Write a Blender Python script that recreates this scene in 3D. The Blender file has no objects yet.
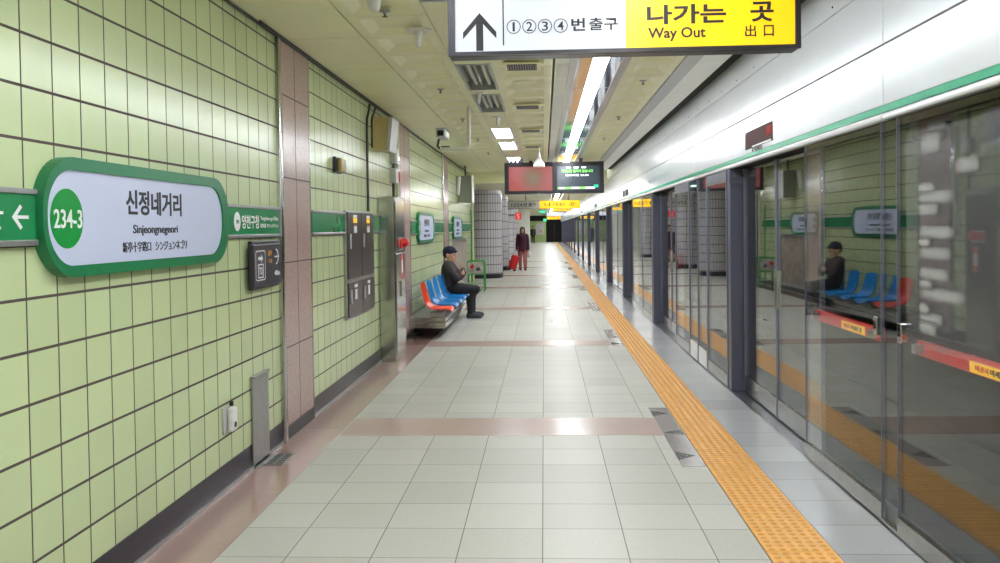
import bpy, bmesh, math, random
from mathutils import Vector, Matrix
random.seed(7)
SC = bpy.context.scene
COL = SC.collection
PI = math.pi

# ------------------------------------------------------------------ camera, world, exposure
FPX = 870.0
PPX, PPY = 500.0, 247.0
VPX, VPY, ROLL, EYE = 544.0, 227.0, 0.0125, 1.5
dv = Vector(((VPX-PPX)/FPX, -(VPY-PPY)/FPX, 1.0)).normalized()
uv = Vector((-ROLL, 1, 0)); uv = (uv - dv*uv.dot(dv)).normalized()
rv = uv.cross(dv)
if rv.x < 0: rv = -rv
cam = bpy.data.objects.new('camera', bpy.data.cameras.new('camera'))
COL.objects.link(cam); SC.camera = cam
right = Vector((rv.x, dv.x, uv.x)); up = Vector((rv.y, dv.y, uv.y)); fwd = Vector((rv.z, dv.z, uv.z))
Mc = Matrix((right, up, -fwd)).transposed().to_4x4()
Mc.translation = Vector((0, 0, EYE))
cam.matrix_world = Mc
cam.data.sensor_width = 36.0
cam.data.lens = 36.0*FPX/1000.0
cam.data.shift_y = -(281.5-PPY)/1000.0
cam.data.clip_start = 0.05; cam.data.clip_end = 300

SC.view_settings.view_transform = 'Standard'
SC.view_settings.look = 'None'
SC.view_settings.gamma = 1.0
SC.view_settings.use_curve_mapping = False
SC.view_settings.exposure = 0.9
TUBE_POWER = 19.0          # radiance of the ceiling tubes
w = bpy.data.worlds.new('world'); SC.world = w; w.use_nodes = True
w.node_tree.nodes['Background'].inputs[0].default_value = (0.95, 1.0, 0.98, 1)
w.node_tree.nodes['Background'].inputs[1].default_value = 0.35

# ------------------------------------------------------------------ materials
def lin(c):
    c = c/255.0
    return c/12.92 if c <= 0.04045 else ((c+0.055)/1.055)**2.4
def L(rgb): return (lin(rgb[0]), lin(rgb[1]), lin(rgb[2]), 1.0)

class NT:
    def __init__(s, name):
        s.m = bpy.data.materials.new(name); s.m.use_nodes = True
        s.t = s.m.node_tree; s.n = s.t.nodes; s.b = s.n['Principled BSDF']
    def new(s, t, **kw):
        o = s.n.new(t)
        for k, v in kw.items(): setattr(o, k, v)
        return o
    def link(s, a, b): s.t.links.new(a, b)
    def val(s, sock, v):
        if hasattr(v, 'is_output') or isinstance(v, bpy.types.NodeSocket): s.link(v, sock)
        else: sock.default_value = v
    def math(s, op, a, b=0.0, c=0.0):
        o = s.new('ShaderNodeMath', operation=op)
        s.val(o.inputs[0], a); s.val(o.inputs[1], b); s.val(o.inputs[2], c)
        return o.outputs[0]
    def mix(s, f, a, b):
        o = s.new('ShaderNodeMix', data_type='RGBA')
        s.val(o.inputs['Factor'], f); s.val(o.inputs[6], a); s.val(o.inputs[7], b)
        return o.outputs[2]
    def obj(s):
        o = s.new('ShaderNodeTexCoord'); x = s.new('ShaderNodeSeparateXYZ')
        s.link(o.outputs['Object'], x.inputs[0])
        return o.outputs['Object'], x.outputs[0], x.outputs[1], x.outputs[2]
    def noise(s, vec, scale, detail=2.0, rough=0.5):
        o = s.new('ShaderNodeTexNoise'); s.link(vec, o.inputs['Vector'])
        o.inputs['Scale'].default_value = scale; o.inputs['Detail'].default_value = detail; o.inputs['Roughness'].default_value = rough
        return o.outputs['Fac']
    def ramp(s, f, pts):
        o = s.new('ShaderNodeValToRGB'); s.link(f, o.inputs[0])
        e = o.color_ramp.elements
        while len(e) < len(pts): e.new(0.5)
        for i, (p, c) in enumerate(pts): e[i].position = p; e[i].color = c
        return o.outputs[0]
    def line(s, v, off, pitch, wid):          # 1 on a joint, 0 on the tile
        a = s.math('DIVIDE', s.math('SUBTRACT', v, off), pitch)
        f = s.math('FRACT', s.math('ADD', a, 0.5))
        d = s.math('MULTIPLY', s.math('ABSOLUTE', s.math('SUBTRACT', f, 0.5)), pitch)
        return s.math('LESS_THAN', d, wid/2)
    def cell(s, v, off, pitch): return s.math('FLOOR', s.math('DIVIDE', s.math('SUBTRACT', v, off), pitch))
    def bump(s, h, strength, dist=0.002):
        o = s.new('ShaderNodeBump'); s.link(h, o.inputs['Height'])
        o.inputs['Strength'].default_value = strength; o.inputs['Distance'].default_value = dist
        s.link(o.outputs[0], s.b.inputs['Normal'])

def mat(name, rgb, rough=0.5, metal=0.0, var=0.06, scale=30.0, spec=0.5, coat=0.0, bump=0.0):
    t = NT(name); o, x, y, z = t.obj()
    n = t.noise(o, scale, 3.0)
    c = L(rgb)
    lo = tuple(v*(1-var) for v in c[:3])+(1,); hi = tuple(min(1, v*(1+var)) for v in c[:3])+(1,)
    t.link(t.ramp(n, [(0.3, lo), (0.7, hi)]), t.b.inputs['Base Color'])
    t.b.inputs['Roughness'].default_value = rough; t.b.inputs['Metallic'].default_value = metal
    t.b.inputs['Specular IOR Level'].default_value = spec
    t.b.inputs['Coat Weight'].default_value = coat; t.b.inputs['Coat Roughness'].default_value = 0.05
    if bump: t.bump(n, bump)
    return t.m

def emit(name, rgb, strength, rough=0.3):
    t = NT(name)
    t.b.inputs['Base Color'].default_value = L(rgb); t.b.inputs['Roughness'].default_value = rough
    t.b.inputs['Emission Color'].default_value = L(rgb); t.b.inputs['Emission Strength'].default_value = strength
    return t.m

def tile_mat(name, rgb, joint, u, v, ou, ov, pu, pv, wu, wv, rough=0.12, var=0.05, tilt=0.006, speck=None, coat=0.0, jrough=0.7):
    """glazed tiles on the axes u, v of the object's own space"""
    t = NT(name); o, x, y, z = t.obj()
    ax = {'x': x, 'y': y, 'z': z}
    lu = t.line(ax[u], ou, pu, wu); lv = t.line(ax[v], ov, pv, wv)
    j = t.math('MAXIMUM', lu, lv)
    cu = t.cell(ax[u], ou, pu); cv = t.cell(ax[v], ov, pv)
    cmb = t.new('ShaderNodeCombineXYZ'); t.link(cu, cmb.inputs[0]); t.link(cv, cmb.inputs[1])
    wn = t.new('ShaderNodeTexWhiteNoise', noise_dimensions='3D'); t.link(cmb.outputs[0], wn.inputs['Vector'])
    c = L(rgb)
    lo = tuple(q*(1-var) for q in c[:3])+(1,); hi = tuple(min(1, q*(1+var)) for q in c[:3])+(1,)
    base = t.mix(wn.outputs['Value'], lo, hi)
    if speck:
        for sc, amt, col in speck:
            n = t.noise(o, sc, 2.0, 0.6)
            f = t.ramp(n, [(0.56, (0, 0, 0, 1)), (0.66, (amt, amt, amt, 1))])
            base = t.mix(f, base, L(col))
    n2 = t.noise(o, 1.7, 3.0)
    base = t.mix(t.math('MULTIPLY', n2, 0.10), base, L((150, 140, 120)))
    t.link(t.mix(j, base, L(joint)), t.b.inputs['Base Color'])
    t.link(t.math('ADD', t.math('MULTIPLY', j, jrough-rough), rough), t.b.inputs['Roughness'])
    t.b.inputs['Coat Weight'].default_value = coat
    g = t.new('ShaderNodeNewGeometry')
    sub = t.new('ShaderNodeVectorMath', operation='SUBTRACT'); t.link(wn.outputs['Color'], sub.inputs[0]); sub.inputs[1].default_value = (0.5, 0.5, 0.5)
    scl = t.new('ShaderNodeVectorMath', operation='SCALE'); t.link(sub.outputs[0], scl.inputs[0]); scl.inputs['Scale'].default_value = tilt
    add = t.new('ShaderNodeVectorMath', operation='ADD'); t.link(g.outputs['Normal'], add.inputs[0]); t.link(scl.outputs[0], add.inputs[1])
    nor = t.new('ShaderNodeVectorMath', operation='NORMALIZE'); t.link(add.outputs[0], nor.inputs[0])
    bp = t.new('ShaderNodeBump'); bp.inputs['Strength'].default_value = 0.5; bp.inputs['Distance'].default_value = 0.003
    t.link(t.math('SUBTRACT', 1.0, j), bp.inputs['Height']); t.link(nor.outputs[0], bp.inputs['Normal'])
    t.link(bp.outputs[0], t.b.inputs['Normal'])
    return t.m

M = {}
M['wall_tile'] = tile_mat('green glazed wall tile', (203, 217, 166), (80, 68, 62), 'y', 'z', 3.03, 0.50, 0.2, 0.1915, 0.0085, 0.011, rough=0.215)
M['end_tile'] = tile_mat('green end wall tile', (176, 205, 130), (84, 72, 66), 'x', 'z', 0.0, 0.50, 0.2, 0.1915, 0.006, 0.008, rough=0.2)
M['floor_tile'] = tile_mat('pale terrazzo floor tile', (192, 190, 181), (112, 108, 98), 'x', 'y', -0.025, 3.91, 0.392, 0.389, 0.005, 0.005, rough=0.40, var=0.07, tilt=0.006,
                           speck=[(160, 0.4, (150, 148, 136)), (60, 0.2, (214, 214, 204))], jrough=0.5)
M['floor_tile'].node_tree.nodes['Principled BSDF'].inputs['Specular IOR Level'].default_value = 0.22
M['red_stone'] = tile_mat('red granite floor border', (184, 158, 149), (120, 98, 92), 'x', 'y', -1.52, 4.1, 5.0, 0.778, 0.004, 0.005, rough=0.27, var=0.05,
                          speck=[(190, 0.4, (152, 126, 118)), (90, 0.25, (200, 176, 166))], jrough=0.4)
M['red_border'] = tile_mat('red granite wall border', (168, 136, 126), (110, 88, 82), 'x', 'y', -1.52, 4.1, 5.0, 0.778, 0.004, 0.005, rough=0.13, var=0.06, tilt=0.0,
                           speck=[(190, 0.4, (132, 104, 98)), (90, 0.25, (190, 162, 152))], jrough=0.4)
M['grey_stone'] = tile_mat('grey granite edge paving', (176, 176, 178), (92, 90, 92), 'x', 'y', 1.31, 3.98, 3.0, 0.389, 0.004, 0.007, rough=0.2, var=0.13, tilt=0.0,
                           speck=[(220, 0.35, (120, 120, 126)), (120, 0.3, (206, 206, 208))], jrough=0.5)
M['pink_granite'] = mat('pink granite cladding', (184, 158, 150), 0.2, var=0.22, scale=120)
M['dark_joint'] = mat('dark joint', (70, 58, 54), 0.8)
M['baseboard'] = mat('black stone baseboard', (34, 31, 44), 0.3, var=0.25, scale=60)
M['yellow_paver'] = mat('yellow tactile paver', (232, 174, 88), 0.35, var=0.12, scale=14, bump=0.1)
M['yellow_dome'] = mat('deeper yellow tactile stud', (218, 150, 60), 0.35, var=0.10, scale=40)  # studs a darker yellow than the pavers
M['paver_joint'] = mat('dark paver joint', (88, 66, 50), 0.8)
M['steel'] = mat('brushed stainless steel', (186, 184, 180), 0.18, 1.0, var=0.08, scale=10)
M['steel_dull'] = mat('dull steel sheet', (168, 166, 164), 0.4, 0.6, var=0.08, scale=18)
M['sill'] = mat('dark steel sill', (110, 112, 118), 0.3, 0.7, var=0.08, scale=18)
M['chrome'] = mat('polished chrome', (225, 225, 228), 0.06, 1.0, var=0.02)
M['alu'] = mat('satin aluminium trim', (190, 190, 190), 0.32, 0.9, var=0.05)
M['ceil_panel'] = mat('off white metal ceiling panel', (243, 241, 200), 0.34, var=0.03, scale=3)
M['ceil_white'] = mat('white ceiling strip', (244, 245, 240), 0.4, var=0.03, scale=3)
M['fascia'] = mat('white enamel fascia panel', (216, 219, 225), 0.2, var=0.015, scale=2)
M['fascia_green'] = mat('green fascia stripe', (48, 168, 128), 0.25)
M['dark_gap'] = mat('dark gap', (36, 34, 34), 0.9)
M['post'] = mat('dark slate powder coat', (84, 84, 102), 0.35, var=0.06)
M['post_lite'] = mat('slate grey door frame', (112, 116, 134), 0.3, 0.3, var=0.05)
M['tunnel'] = mat('dark tunnel concrete', (24, 20, 22), 0.9, var=0.2, scale=3)
M['green_frame'] = mat('green painted sign frame', (30, 122, 76), 0.3, var=0.08)
M['line_green'] = mat('green line band', (40, 138, 84), 0.22, var=0.08, scale=8)
M['num_green'] = mat('bright green number disc', (0, 150, 58), 0.3)
M['sign_white'] = emit('lit white sign panel', (190, 196, 218), 0.07)
M['white'] = mat('white lettering', (235, 235, 235), 0.5, var=0.01)
M['black'] = mat('black lettering', (24, 22, 26), 0.5, var=0.02)
M['black_metal'] = mat('black painted metal', (34, 28, 36), 0.3, var=0.1)
M['board_black'] = mat('dark sign board', (56, 50, 58), 0.35, var=0.08)
M['face_white'] = emit('backlit white face', (190, 192, 200), 0.17)
M['face_yellow'] = emit('backlit yellow face', (250, 196, 12), 0.25)
M['sign_yellow'] = emit('glowing yellow sign and label face', (250, 190, 20), 0.3)
M['sign_grey'] = mat('grey sign face', (170, 168, 160), 0.4)
M['orange'] = mat('orange lettering', (226, 150, 30), 0.5)
M['red'] = mat('red paint', (216, 26, 26), 0.3)
M['bar_red'] = mat('bright red push bar paint', (240, 20, 18), 0.4)
M['elec'] = mat('dark brown grey cabinet', (84, 72, 76), 0.28, 0.3, var=0.1)
M['white_plastic'] = mat('white plastic', (226, 222, 216), 0.35)
M['beige'] = mat('beige speaker case', (196, 176, 118), 0.5)
M['pale_metal'] = mat('pale grey metal', (196, 196, 194), 0.4, 0.2)
M['box_grey'] = mat('grey green box', (150, 154, 140), 0.5)
M['pipe_white'] = mat('cream painted pipe', (216, 212, 192), 0.35)
M['cable'] = mat('dark conduit', (58, 54, 54), 0.45)
M['seat_red'] = mat('orange red plastic', (236, 62, 22), 0.3, var=0.04)
M['seat_blue'] = mat('blue plastic', (18, 128, 204), 0.28, var=0.05)
M['skin'] = mat('skin', (196, 150, 124), 0.5)
M['jacket'] = mat('black brown jacket', (62, 53, 53), 0.75, var=0.2, scale=40, bump=0.3)
M['trousers'] = mat('black trousers', (28, 27, 32), 0.8, var=0.2)
M['shoe'] = mat('dark grey shoe', (50, 50, 54), 0.6)
M['cap'] = mat('navy knit cap', (30, 34, 56), 0.85, var=0.2)
M['hair'] = mat('dark hair', (30, 24, 24), 0.6)
M['coat'] = mat('dark plum coat', (66, 26, 46), 0.85, var=0.2, scale=40)
M['pink'] = mat('dusty pink trousers', (186, 112, 116), 0.8)
M['boot'] = mat('maroon boot', (128, 36, 44), 0.6)
M['suitcase'] = mat('red suitcase shell', (206, 22, 28), 0.3, coat=0.3)
M['bag'] = mat('white plastic bag', (214, 206, 204), 0.5)
M['col_tile'] = None
M['rack_green'] = mat('bright green enamel', (66, 160, 66), 0.35)
M['glass'] = None
M['lens'] = mat('black lens', (16, 16, 20), 0.1)
M['poster'] = mat('poster print', (164, 150, 138), 0.35, var=0.35, scale=6)
M['tube'] = emit('fluorescent tube', (246, 250, 255), TUBE_POWER)
M['tube_off'] = mat('unlit fluorescent tube', (228, 226, 216), 0.3)
M['reflector'] = mat('reflector', (205, 208, 214), 0.12, 1.0, var=0.03)
M['trough'] = mat('mirror trough strip', (186, 192, 206), 0.07, 1.0, var=0.05, scale=4)
M['fixture_dark'] = mat('shaded fixture housing', (170, 166, 156), 0.4, 0.3)

def glass_mat():
    t = NT('clear door glass'); out = t.n['Material Output']
    g = t.new('ShaderNodeNewGeometry')
    ior = t.math('SUBTRACT', 1.52, t.math('MULTIPLY', g.outputs['Backfacing'], 1.52-1/1.52))
    fr = t.new('ShaderNodeFresnel'); t.link(ior, fr.inputs['IOR'])
    tr = t.new('ShaderNodeBsdfTransparent'); tr.inputs[0].default_value = (0.92, 0.94, 0.94, 1)
    gl = t.new('ShaderNodeBsdfGlossy'); gl.inputs['Roughness'].default_value = 0.0; gl.inputs['Color'].default_value = (1, 1, 1, 1)
    o, x, y, z = t.obj()
    bp = t.new('ShaderNodeBump'); bp.inputs['Strength'].default_value = 0.05; bp.inputs['Distance'].default_value = 0.02
    t.link(t.noise(o, 0.9, 1.0), bp.inputs['Height']); t.link(bp.outputs[0], gl.inputs['Normal']); t.link(bp.outputs[0], fr.inputs['Normal'])
    mx = t.new('ShaderNodeMixShader'); t.link(fr.outputs[0], mx.inputs[0]); t.link(tr.outputs[0], mx.inputs[1]); t.link(gl.outputs[0], mx.inputs[2])
    t.link(mx.outputs[0], out.inputs['Surface']); t.n.remove(t.b)
    return t.m
M['glass'] = glass_mat()

def column_mat():
    t = NT('white mosaic column tile'); tc = t.new('ShaderNodeTexCoord'); s = t.new('ShaderNodeSeparateXYZ')
    t.link(tc.outputs['Object'], s.inputs[0])
    a = t.math('MULTIPLY', t.math('ARCTAN2', s.outputs[1], s.outputs[0]), 0.5)
    j = t.math('MAXIMUM', t.line(a, 0.0, PI/36, 0.014), t.line(s.outputs[2], 0.15, 0.26, 0.022))
    t.link(t.mix(j, L((208, 204, 208)), L((104, 96, 102))), t.b.inputs['Base Color'])
    t.link(t.math('ADD', t.math('MULTIPLY', j, 0.5), 0.15), t.b.inputs['Roughness'])
    return t.m
M['col_tile'] = column_mat()

def screen_ad():
    t = NT('blurred advert on screen'); o, x, y, z = t.obj()
    g = t.math('MULTIPLY', t.math('ADD', x, 0.42), 2.4)
    h = t.math('MULTIPLY', t.math('ADD', z, 0.0), 2.2)
    d = t.math('SQRT', t.math('ADD', t.math('MULTIPLY', g, g), t.math('MULTIPLY', h, h)))
    c = t.ramp(d, [(0.0, L((150, 148, 112))), (0.35, L((176, 120, 104))), (0.75, L((206, 100, 96)))])
    t.link(c, t.b.inputs['Emission Color']); t.b.inputs['Emission Strength'].default_value = 0.36
    t.b.inputs['Base Color'].default_value = (0.02, 0.02, 0.02, 1); t.b.inputs['Roughness'].default_value = 0.2
    return t.m
M['screen_ad'] = screen_ad()
M['screen_dark'] = emit('dark display screen', (58, 68, 76), 0.3, 0.15)
M['led_green'] = emit('green display text', (130, 240, 90), 0.5)
M['led_white'] = emit('white display text', (240, 246, 250), 0.5)
M['led_teal'] = emit('teal display text', (40, 210, 150), 0.45)
M['led_panel'] = mat('dark red display window', (70, 36, 34), 0.6, spec=0.15)
M['display_dark'] = mat('matt dark display window', (48, 46, 48), 0.7, spec=0.1)
M['led_red'] = emit('red display light', (150, 16, 22), 0.15, 0.8)
M['exit_green'] = emit('green exit sign face', (60, 200, 150), 0.5)
M['red_lit'] = emit('lit red sign face', (235, 40, 36), 0.45)

def vinyl():
    t = NT('blurred vinyl line'); tc = t.new('ShaderNodeTexCoord'); s = t.new('ShaderNodeSeparateXYZ')
    t.link(tc.outputs['Generated'], s.inputs[0])
    ey = t.math('ABSOLUTE', t.math('SUBTRACT', t.math('MULTIPLY', s.outputs[1], 2.0), 1.0))
    ez = t.math('ABSOLUTE', t.math('SUBTRACT', t.math('MULTIPLY', s.outputs[2], 2.0), 1.0))
    a = t.math('MULTIPLY', t.math('SUBTRACT', 1.0, t.math('POWER', ey, 3.0)), t.math('SUBTRACT', 1.0, t.math('POWER', ez, 2.0)))
    t.link(t.math('MULTIPLY', a, 0.26), t.b.inputs['Alpha'])
    t.b.inputs['Base Color'].default_value = L((225, 225, 225)); t.b.inputs['Roughness'].default_value = 0.5
    return t.m
M['vinyl'] = vinyl()
def sheet():
    t = NT('thin clear vinyl sheet')
    t.b.inputs['Alpha'].default_value = 0.07; t.b.inputs['Base Color'].default_value = L((200, 200, 205)); t.b.inputs['Roughness'].default_value = 0.3
    return t.m
M['sheet'] = sheet()

# ------------------------------------------------------------------ mesh helpers
class MB:
    def __init__(s): s.bm = bmesh.new()
    def box(s, x0, x1, y0, y1, z0, z1, bev=0.0, seg=2):
        r = bmesh.ops.create_cube(s.bm, size=1.0)
        vs = r['verts']
        for v in vs:
            v.co = Vector((x0+(v.co.x+0.5)*(x1-x0), y0+(v.co.y+0.5)*(y1-y0), z0+(v.co.z+0.5)*(z1-z0)))
        if bev > 0:
            es = list({e for v in vs for e in v.link_edges})
            bmesh.ops.bevel(s.bm, geom=es, offset=bev, segments=seg, affect='EDGES', profile=0.5)
        return s
    def prism(s, pts, origin, u, v, n, depth):
        """polygon pts (in u, v) extruded from origin by depth along n"""
        o, u, v, n = Vector(origin), Vector(u), Vector(v), Vector(n)
        a = [s.bm.verts.new(o+u*p[0]+v*p[1]) for p in pts]
        b = [s.bm.verts.new(o+u*p[0]+v*p[1]+n*depth) for p in pts]
        k = len(pts)
        s.bm.faces.new(a[::-1]); s.bm.faces.new(b)
        for i in range(k): s.bm.faces.new((a[i], a[(i+1) % k], b[(i+1) % k], b[i]))
        return s
    def ring(s, outer, inner, origin, u, v, n, depth):
        o, u, v, n = Vector(origin), Vector(u), Vector(v), Vector(n)
        f = lambda p, d: s.bm.verts.new(o+u*p[0]+v*p[1]+n*d)
        A = [f(p, 0) for p in outer]; B = [f(p, depth) for p in outer]; Cc = [f(p, 0) for p in inner]; D = [f(p, depth) for p in inner]
        k = len(outer)
        for i in range(k):
            j = (i+1) % k
            s.bm.faces.new((A[i], A[j], B[j], B[i])); s.bm.faces.new((B[i], B[j], D[j], D[i]))
            s.bm.faces.new((D[i], D[j], Cc[j], Cc[i])); s.bm.faces.new((Cc[i], Cc[j], A[j], A[i]))
        return s
    def tube(s, path, r, seg=10, caps=True):
        """swept circle; r a number or one per point (or (ra, rb) pairs)"""
        P = [Vector(p) for p in path]; k = len(P)
        R = r if isinstance(r, (list, tuple)) else [r]*k
        rings = []
        prev = None
        for i in range(k):
            d = (P[min(i+1, k-1)]-P[max(i-1, 0)]).normalized()
            if prev is None:
                a = Vector((0, 0, 1)) if abs(d.z) < 0.9 else Vector((1, 0, 0))
                x = d.cross(a).normalized()
            else:
                x = (prev - d*prev.dot(d)).normalized()
            prev = x; y = d.cross(x)
            ra, rb = R[i] if isinstance(R[i], (list, tuple)) else (R[i], R[i])
            rings.append([s.bm.verts.new(P[i]+x*ra*math.cos(2*PI*q/seg)+y*rb*math.sin(2*PI*q/seg)) for q in range(seg)])
        for i in range(k-1):
            for q in range(seg):
                s.bm.faces.new((rings[i][q], rings[i][(q+1) % seg], rings[i+1][(q+1) % seg], rings[i+1][q]))
        if caps: s.bm.faces.new(rings[0][::-1]); s.bm.faces.new(rings[-1])
        return s
    def lathe(s, prof, c, seg=24):
        """profile of (radius, z) turned about the vertical through c"""
        rings = []
        for r, z in prof:
            if r < 1e-5: rings.append([s.bm.verts.new((c[0], c[1], c[2]+z))])
            else: rings.append([s.bm.verts.new((c[0]+r*math.cos(2*PI*q/seg), c[1]+r*math.sin(2*PI*q/seg), c[2]+z)) for q in range(seg)])
        for A, B in zip(rings, rings[1:]):
            for q in range(seg):
                n = (q+1) % seg
                if len(A) == 1 and len(B) == 1: continue
                if len(A) == 1: s.bm.faces.new((A[0], B[n], B[q]))
                elif len(B) == 1: s.bm.faces.new((A[q], A[n], B[0]))
                else: s.bm.faces.new((A[q], A[n], B[n], B[q]))
        return s
    def ell(s, c, r, rot=None, sub=2):
        q = bmesh.ops.create_icosphere(s.bm, subdivisions=sub, radius=1.0)['verts']
        m = Matrix.Diagonal((*r, 1.0))
        if rot is not None: m = rot.to_4x4() @ m
        for v in q: v.co = (m @ v.co) + Vector(c)
        return s
    def grid(s, fn, nu, nv):
        g = [[s.bm.verts.new(fn(i/nu, j/nv)) for j in range(nv+1)] for i in range(nu+1)]
        for i in range(nu):
            for j in range(nv): s.bm.faces.new((g[i][j], g[i+1][j], g[i+1][j+1], g[i][j+1]))
        return s
    def build(s, name, m, parent=None, smooth=False, kind=None):
        bmesh.ops.recalc_face_normals(s.bm, faces=s.bm.faces[:])
        me = bpy.data.meshes.new(name)
        s.bm.to_mesh(me); s.bm.free()
        me.materials.append(m)
        if smooth:
            me.polygons.foreach_set('use_smooth', [True]*len(me.polygons)); me.set_sharp_from_angle(angle=math.radians(40))
        return link(name, me, parent, kind)

def wloc(o):
    p = Vector((0, 0, 0))
    while o is not None: p += o.location; o = o.parent
    return p
def link(name, me, parent=None, kind=None):
    o = bpy.data.objects.new(name, me); COL.objects.link(o)
    if parent is not None:
        off = wloc(parent)
        if off.length > 1e-9: me.transform(Matrix.Translation(-off))
        o.parent = parent
    if kind: o['kind'] = kind
    return o
def tag(o, label, cat, group=None, kind=None):
    o['label'] = label; o['category'] = cat
    if group: o['group'] = group
    if kind: o['kind'] = kind
    return o
def thing(name, label, cat, loc=(0, 0, 0), group=None):
    o = bpy.data.objects.new(name, None); COL.objects.link(o); o.location = loc
    o.empty_display_size = 0.1
    return tag(o, label, cat, group)
def kids(o): return [c for c in bpy.data.objects if c.parent == o]
def dup(o, parent=None, label=None, dloc=None):
    c = o.copy(); COL.objects.link(c); c.parent = parent
    for ch in kids(o): dup(ch, c)
    if label: c['label'] = label
    if dloc is not None: c.location = o.location + Vector(dloc)
    return c
def struct(name, mb, m, parent=None, smooth=False): 
    o = mb.build(name, m, parent, smooth)
    if parent is None: o['kind'] = 'structure'
    return o
AX = {'wall': ((0, 1, 0), (0, 0, 1), (1, 0, 0)), 'front': ((1, 0, 0), (0, 0, 1), (0, -1, 0)), 'fascia': ((0, -1, 0), (0, 0, 1), (-1, 0, 0))}
def text(body, side, d, a0, a1, b0, b1, m, parent, name='lettering', bold=0.0, depth=0.002, keep=False):
    """lettering fitted to the rectangle a0..a1 (in world axis) x b0..b1 (height) on a plane facing `side` at offset d"""
    c = bpy.data.curves.new('txt', 'FONT'); c.body = body; c.offset = bold; c.resolution_u = 3; c.extrude = 0.001
    o = bpy.data.objects.new('txt', c); COL.objects.link(o)
    dg = bpy.context.evaluated_depsgraph_get(); dg.update()
    me = bpy.data.meshes.new_from_object(o.evaluated_get(dg))
    bpy.data.objects.remove(o); bpy.data.curves.remove(c)
    xs = [v.co.x for v in me.vertices]; ys = [v.co.y for v in me.vertices]
    x0, x1, y0, y1 = min(xs), max(xs), min(ys), max(ys)
    u, v, n = map(Vector, AX[side])
    for q in me.vertices:
        fx = (q.co.x-x0)/(x1-x0); fy = (q.co.y-y0)/(y1-y0)
        A = a0+fx*(a1-a0); B = b0+fy*(b1-b0); D = d+(depth if q.co.z > 0 else 0.0)*(n.x+n.y)
        q.co = Vector((D, A, B)) if side in ('wall', 'fascia') else Vector((A, D, B))
    me.materials.clear(); me.materials.append(m)
    me.name = name
    return link(name, me, parent)
def rrect(u0, u1, v0, v1, r, seg=8):
    pts = []
    for cu, cv, a in ((u1-r, v1-r, 0), (u0+r, v1-r, 90), (u0+r, v0+r, 180), (u1-r, v0+r, 270)):
        for i in range(seg+1):
            t = math.radians(a+90*i/seg); pts.append((cu+r*math.cos(t), cv+r*math.sin(t)))
    return pts
def disc(c, r, seg=32): return [(c[0]+r*math.cos(2*PI*i/seg), c[1]+r*math.sin(2*PI*i/seg)) for i in range(seg)]
ORD = ['first', 'second', 'third', 'fourth', 'fifth', 'sixth', 'seventh', 'eighth', 'ninth', 'tenth', 'eleventh', 'twelfth', 'thirteenth', 'fourteenth', 'fifteenth', 'sixteenth', 'seventeenth', 'eighteenth', 'nineteenth', 'twentieth']

# ------------------------------------------------------------------ the setting
WX, CZ, WEND, BEAM, CZ2, YN, YF = -1.86, 2.87, 22.3, 21.5, 2.62, -6.0, 86.0
struct('floor', MB().box(-7, 0.99, YN, YF+1, -0.2, 0.0), M['floor_tile'])
b = MB()
for y0, y1 in ((6.24, 6.81), (10.97, 11.46), (15.82, 16.32), (21.4, 21.95), (26.8, 27.3), (32.2, 32.7), (37.6, 38.1), (0.9, 1.45)):
    b.box(-1.51, 0.835, y0, y1, -0.05, 0.0015)
struct('trim_1', b, M['red_stone'])
struct('trim_2', MB().box(WX-0.02, -1.52, YN, WEND, -0.05, 0.0015), M['red_border'])
struct('trim_3', MB().box(1.312, 1.66, YN, YF, -0.2, 0.0), M['grey_stone'])
struct('trim_4', MB().box(0.985, 1.315, YN, YF, -0.2, -0.004), M['paver_joint'])
struct('trim_5', MB().box(1.66, 1.83, YN, YF, -0.2, 0.0), M['sill'])

# left wall and its baseboard
struct('wall_left', MB().box(WX-0.25, WX, YN, WEND, 0.0, CZ+0.3), M['wall_tile'])
b = MB()
for y0, y1 in ((YN, 6.0), (6.82, 11.0), (11.96, 15.86), (16.78, WEND)): b.box(WX-0.01, WX+0.006, y0, y1, 0.0, 0.155)
b.box(WX-0.01, WX+0.014, 6.06, 6.80, 0.0, 0.10); b.box(WX-0.01, WX+0.014, 11.03, 11.95, 0.0, 0.10); b.box(WX-0.01, WX+0.014, 15.9, 16.77, 0.0, 0.10)
struct('baseboard_left', b, M['baseboard'])
struct('trim_6', MB().box(WX+0.006, WX+0.018, YN, 6.0, 0.0, 0.022).box(WX+0.006, WX+0.018, 6.82, WEND, 0.0, 0.022), M['alu'])

# far walls
struct('wall_far', MB().box(-7, 0.2, YF, YF+0.3, 0, 2.3), M['end_tile'])
struct('trim_23', MB().box(1.0, 2.0, YF, YF+0.3, 0, 3).box(-7, 2, YF-0.02, YF+0.28, 2.1, 3.2), M['dark_gap'])
struct('wall_back', MB().box(-7, 2.0, YN-0.3, YN, 0, 3.2), M['end_tile'])
struct('wall_side', MB().box(-6.3, -6.0, WEND-1, YF, 0, 3.2), M['ceil_white'])
struct('wall_partition', MB().box(-4.0, -0.97, 60.0, 60.2, 0, CZ2), M['ceil_white'])
struct('door_1', MB().box(0.2, 1.0, YF+0.4, YF+0.5, 0, 2.1), M['dark_gap'])

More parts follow.
